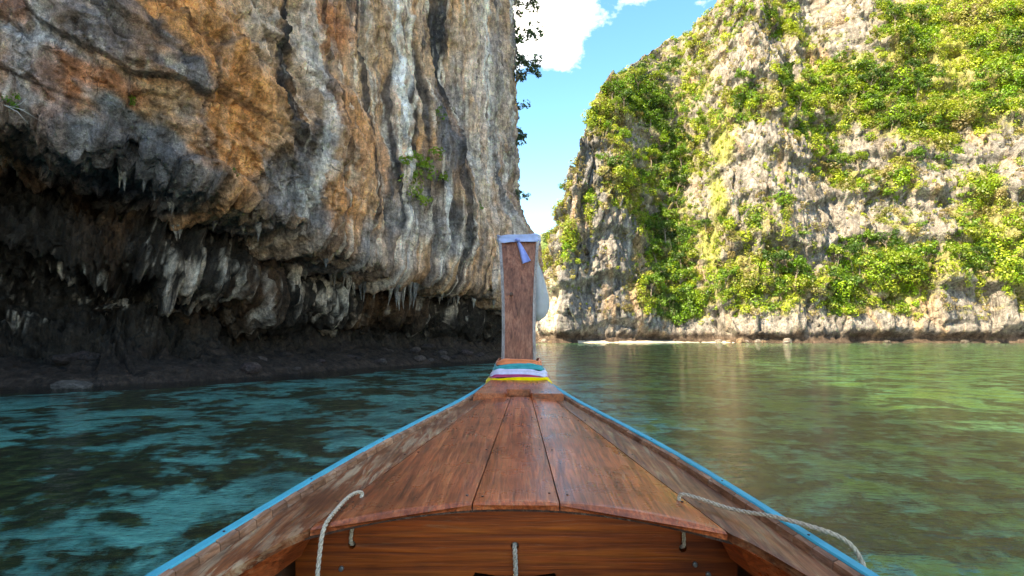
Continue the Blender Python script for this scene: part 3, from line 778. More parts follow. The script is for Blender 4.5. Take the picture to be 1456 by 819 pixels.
for k in range(7):
    x0_ = -.54 + k * .155
    loft('floor_board', [[B(x0_, d, .17), B(x0_ + .148, d, .17), B(x0_ + .148, d, .19), B(x0_, d, .19)] for d in (-3.1, 1.845)], M['deck_worn'], boat)

# blue rail and the row of little blocks inside it, both sides
for sd in (-1, 1):
    rr = []
    for d in np.linspace(-3.2, 4.02, 90):
        h, g = hw(d), zg(d)
        o = h + .004
        rr.append([B(sd * (o - .030), d, g - .045), B(sd * (o - .030), d, g - .004), B(sd * (o - .026), d, g), B(sd * (o - .004), d, g + .001), B(sd * o, d, g - .005), B(sd * o, d, g - .058)])
    loft('rail', rr, M['rail_blue'], boat)
    d = -0.4
    k = 0
    while d < 3.72:
        ln = .078
        pr = random.Random(k * 7 + sd).uniform(-.0018, .0018)
        ring = []
        for dd in (d, d + ln - .004):
            h, g = hw(dd) - .0265, zg(dd)
            top_w = .013
            ring.append([B(sd * (h + .001), dd, g - .050), B(sd * (h + .001), dd, g - .004 + pr), B(sd * (h - top_w), dd, g - .010 + pr), B(sd * (h - top_w - .006 + pr), dd, g - .052)])
        loft('rail_block', ring, M['block'], boat)
        d += ln; k += 1
    # nails along the rail
    for d in (1.6, 2.05, 2.6, 3.2):
        bm = bmesh.new()
        add_tube(bm, [B(sd * (hw(d) - .014), d, zg(d) - .004), B(sd * (hw(d) - .014), d, zg(d) + .0025)], .0035, 8)
        finish(bm, 'nail', M['edge_wood'], boat)

# fore deck planks: fan of five, rear edge follows the arched opening
def rear(x):
    return 1.80 - .155 * (abs(x) / .6) ** 2.1
D_FRONT = 3.64
J = {'a': (-.585, -.205), 'b': (-.137, -.047), 'c': (.143, .082), 'd': (.600, .225)}
def jx(key, d):
    r, f = J[key]
    return lerp(r, f, (d - 1.64) / (D_FRONT - 1.64))
def plank(name, left, right, mat, gap=.0022):
    T = .024
    rings = []
    us = np.linspace(0, 1, 9)
    vs = [0.0, .004, .012] + list(np.linspace(.03, 1.0, 40))
    for iv, v in enumerate(vs):
        topo, bot = [], []
        for iu, u in enumerate(us):
            xr = lerp(left(1.7), right(1.7), u)
            d0 = rear(xr)
            d = d0 + v * (D_FRONT - d0)
            xl, xq = left(d) + gap, right(d) - gap
            x = lerp(xl, xq, u)
            z = zd(x, d)
            if iv == 0: z -= .005
            elif iv == 1: z -= .0015
            if iu in (0, len(us) - 1): z -= .003
            z += .0012 * math.sin(7 * x + 3 * d) * (1 if iv else 0)
            topo.append(B(x, d, z)); bot.append(B(x, d, zd(x, d) - T))
        rings.append(topo + bot[::-1])
    return loft(name, rings, mat, boat)
plank('deck_plank', lambda d: jx('a', d), lambda d: jx('b', d), M['deck'])
plank('deck_plank', lambda d: jx('b', d), lambda d: jx('c', d), M['deck'])
plank('deck_plank', lambda d: jx('c', d), lambda d: jx('d', d), M['deck'])
# the two outer planks sweep aft along the rails as side decks
IN_D = [-2.6, -1.5, 0.0, 0.8, 1.2, 1.40, 1.53, 1.60, 1.642]
IN_X = [.74, .765, .775, .755, .735, .700, .655, .625, .5925]
def side_plank(sd, key, mat):
    rings = []
    ds = np.concatenate([np.linspace(-2.6, 1.1, 16), np.linspace(1.15, 1.66, 26), np.linspace(1.70, D_FRONT, 40)])
    for d in ds:
        xin = abs(jx(key, d)) if d >= 1.642 else float(np.interp(d, IN_D, IN_X)) * abs(J[key][0]) / .5925
        xin += .0022
        xo = hw(d) - .045
        xs = np.linspace(xin, xo, 7)
        topo = [B(sd * x, d, zd(x, d) - (.0035 if i == 0 else 0)) for i, x in enumerate(xs)]
        bot = [B(sd * x, d, zd(x, d) - .026) for x in xs]
        rings.append(topo + bot[::-1])
    o = loft('deck_plank', rings, mat, boat)
    return o
side_plank(-1, 'a', M['deck_bare'])['label'] = 'badly worn side plank with pale bare patches'
side_plank(1, 'd', M['deck_worn'])
nail_bm = bmesh.new()
add_tube(nail_bm, [(0, 0, -.006), (0, 0, .0012)], .0042, 8)
nail_me = bpy.data.meshes.new('nail'); bmesh.ops.recalc_face_normals(nail_bm, faces=nail_bm.faces); nail_bm.to_mesh(nail_me); nail_bm.free(); nail_me.materials.append(M['edge_wood'])
rg = random.Random(77)
for key in 'abcd':
    for d in (1.86, 2.42, 3.02, 3.55):
        for off in (-.028, .028):
            d_ = d + rg.uniform(-.02, .02); x_ = jx(key, d_) + off * lerp(1.0, .6, (d - 1.86) / 1.7) + rg.uniform(-.005, .005)
            o = bpy.data.objects.new('nail', nail_me); C.objects.link(o); o.parent = boat; o.location = B(x_, d_, zd(x_, d_))
# dark hem under the rear edge of the fore deck: a bent beam
rings = []
for x in np.linspace(-.60, .61, 41):
    d = rear(x) + .012
    z = zd(x, d) - .0245
    rings.append([B(x, d, z), B(x, d + .045, z), B(x, d + .045, z - .012), B(x, d, z - .010)])
loft('deck_beam', rings, M['edge_wood'], boat)
# carlins under the side decks
for sd in (-1, 1):
    rings = []
    for d in np.linspace(-2.6, 1.74, 40):
        x = float(np.interp(d, IN_D + [1.75], IN_X + [.575])) + .012
        z = zd(x, d) - .027
        rings.append([B(sd * x, d, z), B(sd * (x + .03), d, z), B(sd * (x + .075), d, z - .085), B(sd * (x + .045), d, z - .085)])
    loft('carlin', rings, M['deck'], boat)
    # hull frame seen below the carlin
    rings = []
    for zz in np.linspace(.2, .88, 8):
        xx = lerp(.60, .74, (zz - .2) / .68)
        rings.append([B(sd * xx, 1.60, zz), B(sd * (xx + .06), 1.60, zz), B(sd * (xx + .06), 1.66, zz), B(sd * xx, 1.66, zz)])
    loft('hull_rib', rings, M['inner_pale'], boat)

# bulkhead with rope holes and a hand hole
bm = bmesh.new()
pts = []
for x in np.linspace(-.70, .70, 29):
    pts.append((x, zd(x, 1.865) - .03))
bot = [(.66, .19), (-.66, .19)]
front = [bm.verts.new(B(x, 1.850, z)) for x, z in pts + bot]
back = [bm.verts.new(B(x, 1.877, z)) for x, z in pts + bot]
bm.faces.new(front); bm.faces.new(back[::-1])
for i in range(len(front)):
    j = (i + 1) % len(front)
    bm.faces.new((front[j], front[i], back[i], back[j]))
bulk = finish(bm, 'bulkhead', M['bulkhead'], boat)
bm = bmesh.new()
HOLE = [(-.515, .846), (.0, .846), (.525, .842)]
for x, z in HOLE:
    add_tube(bm, [B(x, 1.82, z), B(x, 1.92, z)], .0125, 20)
hh = [(-.125, .765), (-.135, .745), (-.13, .70), (-.10, .682), (.10, .682), (.13, .70), (.135, .745), (.125, .765), (.06, .756), (-.06, .756)]
f_ = [bm.verts.new(B(x, 1.82, z)) for x, z in hh]; b_2 = [bm.verts.new(B(x, 1.92, z)) for x, z in hh]
bm.faces.new(f_); bm.faces.new(b_2[::-1])
for i in range(len(f_)):
    j = (i + 1) % len(f_)
    bm.faces.new((f_[j], f_[i], b_2[i], b_2[j]))
cut = finish(bm, 'cutter', None)
bo = bulk.modifiers.new('holes', 'BOOLEAN'); bo.operation = 'DIFFERENCE'; bo.object = cut; bo.solver = 'EXACT'
cut.parent = boat
bpy.context.view_layer.update()
dg = bpy.context.evaluated_depsgraph_get()
me = bpy.data.meshes.new_from_object(bulk.evaluated_get(dg))
bulk.modifiers.clear(); bulk.data = me
bpy.data.objects.remove(cut)
for x, z in ((-.545, .775), (.60, .765), (.56, .795)):
    bm = bmesh.new()
    add_tube(bm, [B(x, 1.852, z), B(x, 1.841, z), B(x, 1.839, z)], [.008, .008, .005], 10)
    finish(bm, 'bolt', M['bolt'], boat)

# breasthook block behind the prow, with a square notch
bm = bmesh.new()
out = [(-.285, 3.60), (-.088, 3.60), (-.076, 3.625), (-.072, 3.72), (.072, 3.72), (.076, 3.625), (.088, 3.60), (.285, 3.60), (.245, 3.82), (.20, 4.0), (.135, 4.15), (-.135, 4.15), (-.20, 4.0), (-.245, 3.82)]
def zt(d): return zg(d) + .022 + .03 * max(0, d - 3.6)
tp = [bm.verts.new(B(x, d, zt(d))) for x, d in out]; bt = [bm.verts.new(B(x, d, zt(d) - .055)) for x, d in out]
bm.faces.new(tp); bm.faces.new(bt[::-1])
for i in range(len(tp)):
    j = (i + 1) % len(tp)
    bm.faces.new((tp[j], tp[i], bt[i], bt[j]))
bmesh.ops.recalc_face_normals(bm, faces=bm.faces)
bmesh.ops.bevel(bm, geom=[e for e in bm.edges], offset=.006, segments=2, affect='EDGES')
finish(bm, 'breasthook', M['deck'], boat)

# upright prow board: path climbs and leans forward
ST = catmull([(4.03, 1.10), (4.06, 1.25), (4.09, 1.40), (4.15, 1.65), (4.23, 1.92), (4.32, 2.14), (4.39, 2.275)], 8)
def stem_w(z): return float(np.interp(z, [1.1, 1.30, 1.5, 1.75, 2.0, 2.28], [.135, .124, .121, .125, .138, .160]))
def stem_ring(x0, x1, f, b, d, z):
    return [B(x0, d + f, z), B(x1, d + f, z), B(x1, d + b, z), B(x0, d + b, z)]
loft('prow_board', [stem_ring(-stem_w(z) + .022, stem_w(z) - .022, -.004, .05, d, z) for d, z in ST], M['stem'], boat)
for sd in (-1, 1):
    loft('prow_batten', [stem_ring(sd * (stem_w(z) - .0215), sd * stem_w(z), -.010, .052, d, z) for d, z in ST], M['pale_batten'], boat)
rings = []
for d, z in ST:
    w = stem_w(z) - .012
    rings.append([B(-w, d + .053, z), B(w, d + .053, z), B(w * .8, d + .12, z), B(.02, d + .19, z), B(-.02, d + .19, z), B(-w * .8, d + .12, z)])
loft('stem_post', rings, M['pale_batten'], boat)
bm = bmesh.new()
add_tube(bm, [B(.005 - .06, 4.152, 1.815), B(.005 - .06, 4.186, 1.815)], [.012, .012], 12)
finish(bm, 'wood_knot', M['edge_wood'], boat)

# ------------------------------------------------------------------ cloths and ribbons tied to the prow
def wrap(name, mat, z0, z1, label, seed, flare0=0.0, flare1=0.0, proud=.012, sag=.0, cat='ribbon', group=None):
    """a band of cloth wound round the prow: a closed ring with soft folds"""
    rngl = random.Random(seed)
    nseg, nh = 56, 9
    def station(z):
        return float(np.interp(z, ST[:, 1], ST[:, 0]))
    V = np.zeros((nseg, nh * 2, 3))
    ph = rngl.uniform(0, 6)
    for i in range(nseg):
        a = 2 * math.pi * i / nseg
        for j in range(nh):
            t_ = j / (nh - 1)
            z = lerp(z0, z1, t_)
            fl = lerp(flare0, flare1, t_)
            w = stem_w(z) + fl + proud
            dep = .11 + proud + fl * .5
            cx, cyy = math.cos(a), math.sin(a)
            e = 0.42
            x = w * math.copysign(abs(cx) ** e, cx)
            y = dep * math.copysign(abs(cyy) ** e, cyy)
            fold = .0030 * math.sin(t_ * 10 + ph + 1.8 * math.sin(a * 2 + ph)) + .0018 * math.sin(t_ * 23 + a * 4 + ph * 2)
            bulge_ = .003 * math.sin(math.pi * t_)
            k = 1 + (fold + bulge_) / max(w, .05)
            zz = z - sag * (abs(x) / w) ** 2 * (1 if True else 0) + (.004 + .003 * t_) * math.sin(a * 3 + ph) + .002 * math.sin(a * 8 + ph * 3 + t_ * 2)
            d = station(z) + .088 + y * k
            V[i, j] = B(x * k, d, zz)
            V[i, nh * 2 - 1 - j] = B(x * k * .96, station(z) + .088 + y * k * .94, zz)
    V = np.concatenate([V, V[:, :1]], 1)
    o = link(name, grid_mesh(name, V, close_u=True), mat, None, True)
    o.location = boat.location; o.rotation_euler = boat.rotation_euler
    return tag(o, label, cat, group)
RB = 'ribbons wound round the foot of the prow'
wrap('ribbon', M['cloth_orange'], 1.305, 1.342, 'orange ribbon, topmost of the ribbons wound round the foot of the prow', 1, .030, .020, .012, .004, 'ribbon', RB)
wrap('ribbon', M['cloth_teal'], 1.272, 1.310, 'teal ribbon wound round the prow between the orange and lavender ribbons', 2, .046, .032, .014, .010, 'ribbon', RB)
wrap('ribbon', M['cloth_lavender'], 1.236, 1.278, 'pale lavender ribbon wound round the foot of the prow', 3, .064, .047, .016, .014, 'ribbon', RB)
wrap('ribbon', M['cloth_magenta'], 1.222, 1.243, 'thin magenta ribbon just above the yellow one on the prow', 4, .073, .063, .016, .016, 'ribbon', RB)
wrap('ribbon', M['cloth_yellow'], 1.180, 1.227, 'bright yellow ribbon, lowest of the ribbons wound round the prow', 5, .092, .072, .018, .018, 'ribbon', RB)
sash = wrap('sash', M['cloth_blue'], 2.228, 2.292, 'pale blue cloth sash wrapped round the top of the prow board', 6, .0, .004, .008, .0, 'sash')
# its hanging knotted tail
rows = []
for t_ in np.linspace(0, 1, 14):
    z = lerp(2.240, 2.062, t_); cxx = lerp(-.010, .058, t_ ** .9); w = lerp(.012, .031, t_)
    d = float(np.interp(z, ST[:, 1], ST[:, 0])) - .026 - .006 * math.sin(t_ * 5)
    rows.append([B(cxx + w * u, d - .008 * math.cos(u * 3.0 + t_ * 2), z + .012 * u * t_) for u in np.linspace(-1, 1, 9)])
tail = link('sash_tail', grid_mesh('sash_tail', np.array(rows)), M['cloth_tail'], sash, True)
m_ = tail.modifiers.new('thickness', 'SOLIDIFY'); m_.thickness = .003
bm = bmesh.new()
add_tube(bm, [B(-.028, 4.325, 2.246), B(-.018, 4.318, 2.243), B(-.004, 4.316, 2.240), B(.008, 4.325, 2.236)], [.006, .014, .014, .006], 10)
finish(bm, 'sash_knot', M['cloth_tail'], sash, True)
# pale cloth bundle slung behind the prow
rings = []
for t_ in np.linspace(0, 1, 26):
    z = lerp(2.16, 1.63, t_)
    r = float(np.interp(t_, [0, .15, .35, .6, .78, .92, 1], [.03, .040, .056, .080, .088, .064, .012]))
    cxx = float(np.interp(t_, [0, .3, .7, 1], [.10, .135, .150, .14]))
    dd = float(np.interp(t_, [0, .3, .7, 1], [4.56, 4.56, 4.53, 4.50]))
    rings.append([B(cxx + r * (1 + .13 * math.sin(5 * a + 5 * t_) + .07 * math.sin(11 * a + 2 + 6 * t_) + .03 * math.sin(23 * a)) * math.cos(a), dd + r * .8 * (1 + .10 * math.sin(4 * a + 1)) * math.sin(a), z + .012 * math.sin(3 * a)) for a in np.linspace(0, 2 * math.pi, 40, endpoint=False)])
bundle = loft('cloth_bundle', rings, M['cloth_white'], None, True, True)
bundle.location = boat.location; bundle.rotation_euler = boat.rotation_euler
tag(bundle, 'pale grey cloth bundle slung behind the prow board', 'cloth')

# ------------------------------------------------------------------ ropes: three twisted strands along a path
def rope(path, rad, label, pitch=.05):
    c = catmull([B(*p) for p in path], 30)
    seg = np.linalg.norm(np.diff(c, axis=0), axis=1)
    L = np.concatenate([[0], np.cumsum(seg)])
    n = int(L[-1] / .0045)
    u = np.linspace(0, L[-1], n)
    ctr = np.stack([np.interp(u, L, c[:, k]) for k in range(3)], 1)
    T = np.gradient(ctr, axis=0); T /= np.linalg.norm(T, axis=1, keepdims=True)
    A = np.zeros_like(T); a = Vector((1, 0.2, 0.1))
    for i in range(n):
        t_ = Vector(T[i]); a = (a - t_ * a.dot(t_)).normalized(); A[i] = a
    Bn = np.cross(T, A)
    bm = bmesh.new()
    for k in range(3):
        ph = 2 * math.pi * u / pitch + k * 2 * math.pi / 3
        q = ctr + (A * np.cos(ph)[:, None] + Bn * np.sin(ph)[:, None]) * rad * .52
        add_tube(bm, [Vector(p) for p in q], rad * .56, 7)
    o = finish(bm, 'rope', M['rope'], None, True)
    o.location = boat.location; o.rotation_euler = boat.rotation_euler
    return tag(o, label, 'rope', 'ropes threaded through the boat')
x = -.515
rope([(x, 1.93, .84), (x, 1.858, .846), (x, 1.838, .862), (x + .003, 1.840, .90), (x + .012, 1.855, .95), (x + .015, 1.895, zd(x, 1.895) + .000), (x + .012, 1.90, zd(x, 1.90) + .014), (x - .008, 1.86, zd(x, 1.86) + .018),
      (x - .018, 1.76, zd(x, 1.76) + .013), (x - .022, 1.655, zd(x, 1.68) - .004), (x - .022, 1.62, .90), (x - .020, 1.595, .80), (x - .02, 1.58, .60), (x + .02, 1.50, .30), (x + .1, 1.3, .205)], .0062,
     'twisted rope hanging over the deck edge into the boat beside the worn plank')
x = .525
rope([(x, 1.93, .84), (x, 1.858, .844), (x, 1.838, .862), (x, 1.840, .90), (x, 1.86, .95), (x + .004, 1.895, zd(x, 1.895)), (x + .012, 1.895, zd(x, 1.89) + .015), (x + .05, 1.86, zd(.57, 1.86) + .020),
      (x + .13, 1.77, zd(.65, 1.77) + .024), (.735, 1.67, zg(1.67) + .022), (.812, 1.60, zg(1.60) + .020), (.868, 1.565, zg(1.58) + .004), (.90, 1.55, .93), (.905, 1.53, .86), (.895, 1.50, .6), (.88, 1.46, .2), (.90, 1.42, -.15)], .0062,
     'twisted rope lying across the deck and over the blue rail into the water')
rope([(.0, 1.93, .85), (.0, 1.855, .848), (.0, 1.836, .838), (.002, 1.83, .79), (.004, 1.82, .70), (.01, 1.70, .45), (.04, 1.5, .21), (.08, 1.2, .203)], .0074,
     'short rope hanging from the middle hole of the brown bulkhead')

# ------------------------------------------------------------------ stalactites under the lip and flowstone in the cave (parts of the near cliff)
def near_point(s0, z0, upper=True):
    i = int(np.argmin(np.abs(S - s0)))
    js = np.arange(len(tc), Z.shape[1]) if upper else np.arange(0, len(tc))
    j = js[int(np.argmin(np.abs(NEAR_P[i, js, 2] - z0)))]
    return Vector(NEAR_P[i, j]), Vector(N[i, j]), Vector((nx_[i], ny_[i], 0))
def drip(name, top, length, r0, colr, seed, lump=.25):
    rg = random.Random(seed)
    n, m = 11, 9
    V = np.zeros((m, n, 3)); K_ = np.zeros((m, n, 3))
    sx, sy = rg.uniform(-.12, .12) * length, rg.uniform(-.12, .12) * length
    for j in range(n):
        t_ = j / (n - 1)
        r = r0 * ((1 - t_) ** 1.6 * .75 + (1 - t_) * .25) * (1 + .12 * math.sin(j * 1.3 + seed)) + .010
        for i in range(m):
            a = 2 * math.pi * i / m
            rr = r * (1 + .22 * math.sin(3 * a + seed) + .1 * rg.uniform(-1, 1))
            V[i, j] = (top.x + sx * t_ * t_ + rr * math.cos(a), top.y + sy * t_ * t_ + rr * math.sin(a), top.z - length * t_)
            K_[i, j] = colr * rg.uniform(.7, 1.2)
    return link(name, grid_mesh(name, V, {'mineral': K_}, close_u=True), M['near_rock'], near_cliff, True)
rg = random.Random(5)
for k in range(64):
    if k < 34: s0 = rg.uniform(12.0, 18.5)
    elif k < 48: s0 = rg.uniform(18.5, 27)
    else: s0 = rg.uniform(0.6, 11)
    i_ = int(np.argmin(np.abs(S - s0))); jr = np.arange(len(tc) - 26, len(tc) + 10)
    j_ = int(jr[np.argmin(NEAR_P[i_, jr, 2])])
    p = Vector(NEAR_P[i_, j_]); o_ = Vector((nx_[i_], ny_[i_], 0))
    ln = rg.uniform(.35, 1.25) if k < 34 else rg.uniform(.25, .7)
    drip('stalactite', p - o_ * rg.uniform(-.05, .30) + Vector((0, 0, .22)), ln + .15, rg.uniform(.07, .15) + .08 * ln, [col(.24, .22, .20), col(.14, .135, .13), col(.34, .30, .26)][k % 3], k)

# ------------------------------------------------------------------ plants
def unit(n, rs):
    v = rs.normal(size=(n, 3)); return v / np.linalg.norm(v, axis=1, keepdims=True)
def leaf_quads(c, nrm, size, rs, aspect=0.62):
    """quads centred at c facing nrm"""
    n = len(c)
    a = np.cross(nrm, unit(n, rs)); a /= np.linalg.norm(a, axis=1, keepdims=True) + 1e-9
    b = np.cross(nrm, a)
    a = a * size[:, None]; b = b * size[:, None] * aspect
    V = np.stack([c - a, c - b * .9 + a * .1, c + a, c + b * .9 + a * .1], 1).reshape(-1, 3)
    return V, np.arange(4 * n).reshape(n, 4)
def crown_points(n, centres, radii, rs, flat=.75):
    k = rs.integers(0, len(centres), n)
    dr = unit(n, rs)
    rad = radii[k] * (0.45 + 0.55 * rs.random(n) ** .5)
    p = centres[k] + dr * rad[:, None] * np.array([1, 1, flat])
    return p, dr, k

def make_plant(name, seed, height, spread, n_leaf, leaf_size, leaf_mat, limbs=5, bare=.35, sub=(7, .42)):
    """(trunk mesh, crown mesh) of a plant that stands on z = 0"""
    rs = np.random.default_rng(seed); rg_ = random.Random(seed)
    bm = bmesh.new()
    base_r = height * .032
    tipz = height * (bare + .25)
    bend = rg_.uniform(-.1, .1) * height
    trunk = [Vector((0, 0, -height * .12)), Vector((bend * .2, 0, tipz * .35)), Vector((bend * .6, bend * .3, tipz * .7)), Vector((bend, bend * .5, tipz))]
    add_tube(bm, trunk, [base_r * 1.25, base_r, base_r * .8, base_r * .6], 7)
    centres, radii = [], []
    for k in range(limbs):
        a = 2 * math.pi * k / limbs + rg_.uniform(-.5, .5)
        st = trunk[1].lerp(trunk[3], rg_.uniform(.3, 1.0))
        e = Vector((math.cos(a) * spread * rg_.uniform(.45, .85), math.sin(a) * spread * rg_.uniform(.45, .85), height * rg_.uniform(bare + .2, .92)))
        mid_ = st.lerp(e, .5) + Vector((0, 0, height * .05))
        add_tube(bm, [st, mid_, e], [base_r * .5, base_r * .32, base_r * .12], 5)
        centres.append(e); radii.append(spread * rg_.uniform(.28, .48))
        for q in range(2):
            e2 = e + Vector((rg_.uniform(-.5, .5) * spread, rg_.uniform(-.5, .5) * spread, rg_.uniform(-.15, .2) * height))
            add_tube(bm, [mid_, mid_.lerp(e2, .6), e2], [base_r * .25, base_r * .16, base_r * .06], 4)
            centres.append(e2); radii.append(spread * rg_.uniform(.18, .36))
    centres.append(Vector((bend, bend * .5, height * .86))); radii.append(spread * .42)
    bmesh.ops.recalc_face_normals(bm, faces=bm.faces)
    tm = bpy.data.meshes.new('trunk'); bm.to_mesh(tm); bm.free(); tm.materials.append(M['bark'])
    centres = np.array([tuple(c) for c in centres]); radii = np.array(radii)
    p, dr, k = crown_points(n_leaf, centres, radii, rs)
    nrm = dr * .7 + np.array([0, 0, .55]) + rs.normal(size=(n_leaf, 3)) * .5
    nrm /= np.linalg.norm(nrm, axis=1, keepdims=True)
    V, F = leaf_quads(p, nrm, leaf_size * rs.uniform(.6, 1.3, n_leaf), rs)
    tint = np.clip(.35 + .3 * rs.random(n_leaf) + .25 * (rs.random(len(centres))[k] - .5), 0, 1)
    cm = raw_mesh('crown', V, F, {'tint': np.repeat(tint, 4)}); cm.materials.append(leaf_mat)
    return tm, cm
def put_plant(name, meshes, loc, scale, rz, label, cat, group=None, tilt=(0, 0), parts=('trunk', 'crown')):
    e = empty(name, loc, rz)
    e.rotation_euler = (tilt[0], tilt[1], rz); e.scale = (scale, scale, scale)
    for nm, me in zip(parts, meshes):
        o = bpy.data.objects.new(nm, me); C.objects.link(o); o.parent = e
    return tag(e, label, cat, group)

# --- vegetation mass on the far cliff
rs = np.random.default_rng(11)
ok_ = (SF > -55) & (SF < 160) & (FZ > 3.0)
w = (0.12 * (cover > -0.6) + 0.1 * grass + np.clip(cover + 0.02, 0, 0.5) * (1 - 0.55 * grass)) * ok_ * (top[:, None] / 100)
idx = rs.choice(w.size, size=10500, replace=False, p=(w / w.sum()).ravel())
cov_i = cover.ravel()[idx]; sf_i = SF.ravel()[idx]; fz_i = FZ.ravel()[idx]
pos = FP.reshape(-1, 3)[idx]; nor = FN2.reshape(-1, 3)[idx]
rad = np.clip(rs.lognormal(-.12, .45, len(idx)) * (0.58 + 0.65 * np.clip(cov_i, 0, 1)), .34, 2.5)
gr_i = grass.ravel()[idx]; rad = np.where(gr_i > .45, np.minimum(rad, .7), rad)
GREENS = np.array([(.050, .115, .012), (.11, .23, .015), (.20, .33, .02), (.29, .36, .035), (.27, .26, .07), (.28, .23, .10)])
gul_i = np.exp(-((sf_i - 36) / 6) ** 2)
kind_n = fbm(sf_i * .07, fz_i * .07, 61.0 + 0 * sf_i, 3) * 1.9 + rs.normal(size=len(idx)) * .50 + 0.7 * (np.clip(cov_i, 0, 1.4) - .6) + 0.9 * gul_i - 0.55 * (sf_i < 27) - 0.1 - 0.5 * (cov_i < 0.1)
kind_n = np.where(gr_i > .45, -.35 + .25 * rs.normal(size=len(idx)), kind_n)
kd = np.where(kind_n > 1.0, 0, np.where(kind_n > .45, 1, np.where(kind_n > .0, 2, np.where(kind_n > -.75, 3, np.where(kind_n > -1.15, 4, 5)))))
NB = 82
nq = np.clip((NB * rad ** 1.5).astype(int), 26, 210)
rep = np.repeat(np.arange(len(idx)), nq)
n = len(rep)
dr = unit(n, rs)
lob = 1 + .35 * perlin(dr[:, 0] * 1.9 + rep * 3.7, dr[:, 1] * 1.9, dr[:, 2] * 1.9)
shell = (0.55 + .45 * rs.random(n) ** .6) * lob
c_ = pos[rep] + nor[rep] * (rad[rep] * .35)[:, None] + dr * (rad[rep] * shell)[:, None] * np.array([1, 1, .85])
nr_ = dr * .8 + np.array([0, 0, .5]) + rs.normal(size=(n, 3)) * .45; nr_ /= np.linalg.norm(nr_, axis=1, keepdims=True)
V, F = leaf_quads(c_, nr_, rs.uniform(.12, .28, n) * (0.75 + .35 * rad[rep]), rs)
lc = GREENS[kd][rep] * (rs.uniform(.55, 1.4, n) * rs.uniform(.6, 1.3, len(idx))[rep])[:, None]
veg = link('vegetation', raw_mesh('vegetation', V, F, {'leaf': np.repeat(lc, 4, 0)}), M['leaf_mass'])
tag(veg, 'dense green and dry bushes covering the sunlit cliff', None, None, 'stuff')
print('veg quads', n)

# --- single trees and shrubs that stand out on the far cliff
TREES = {
    'bright': ([make_plant('t', 30 + k, 6.0, 3.0, 950, .28, M['leaf_bright']) for k in range(3)], 'bright green leafy tree', 'bright green trees on the sunlit cliff'),
    'deep': ([make_plant('t', 40 + k, 6.5, 2.9, 950, .28, M['leaf_deep']) for k in range(3)], 'dark green leafy tree', 'dark green trees on the sunlit cliff')}
SHRUBS = {
    'dry': ([make_plant('s', 50 + k, 3.0, 1.8, 380, .21, M['leaf_dry'], 4, .1) for k in range(3)], 'dry olive shrub', 'dry shrubs on the sunlit cliff'),
    'bright': ([make_plant('s', 60 + k, 3.2, 1.9, 420, .21, M['leaf_bright'], 4, .1) for k in range(3)], 'bright green shrub', 'bright green shrubs on the sunlit cliff')}
def scatter(n, weight, min_d, seed):
    r2 = np.random.default_rng(seed); out_ = []
    cand = r2.choice(weight.size, size=n * 12, p=(weight / weight.sum()).ravel())
    for q in cand:
        i, j = divmod(int(q), weight.shape[1])
        p_ = FP[i, j]
        if all((p_[0] - o[0]) ** 2 + (p_[2] - o[2]) ** 2 > min_d ** 2 for o in out_):
            out_.append((p_[0], p_[1], p_[2], FN2[i, j, 0], FN2[i, j, 1]))
            if len(out_) >= n: break
    return out_
inview = (SF > -12) & (SF < 116) & (FZ < 100)
for fam, nme, cat, n_, minc, dmin, (lo, hi), seed in ((TREES['bright'], 'cliff_tree', 'tree', 55, .55, 4.2, (.55, 1.15), 3), (TREES['deep'], 'cliff_tree', 'tree', 45, .65, 4.4, (.55, 1.15), 4),
                                                   (SHRUBS['dry'], 'cliff_shrub', 'shrub', 70, -.05, 3.2, (.6, 1.2), 5), (SHRUBS['bright'], 'cliff_shrub', 'shrub', 80, .20, 3.0, (.6, 1.3), 6)):
    rg = random.Random(seed)
    wgt = inview * (cover > minc) * (FZ > 5) * (1.0 if nme == 'cliff_tree' else np.clip(1.2 - cover, 0.1, 1)) * (top[:, None] / 100)
    for k, (x, y, z, ax, ay) in enumerate(scatter(n_, wgt, dmin, seed)):
        sc = rg.uniform(lo, hi)
        side = 'on the grey buttress beside the gap' if x < 36 else ('in the deep gully' if x < 58 else 'on the broad pale wall')
        lev = 'just above the waterline' if z < 16 else ('low' if z < 35 else ('halfway up' if z < 65 else 'high up'))
        size = 'small' if sc < lerp(lo, hi, .33) else ('large' if sc > lerp(lo, hi, .67) else 'middling')
        lab = '%s %s growing %s %s' % (size, fam[1], lev, side)
        put_plant(nme, fam[0][k % 3], (x + ax * .3, y + ay * .3, z - .2), sc, rg.uniform(0, 6.28), lab, cat, fam[2], (rg.uniform(-.05, .28), rg.uniform(-.15, .15)))

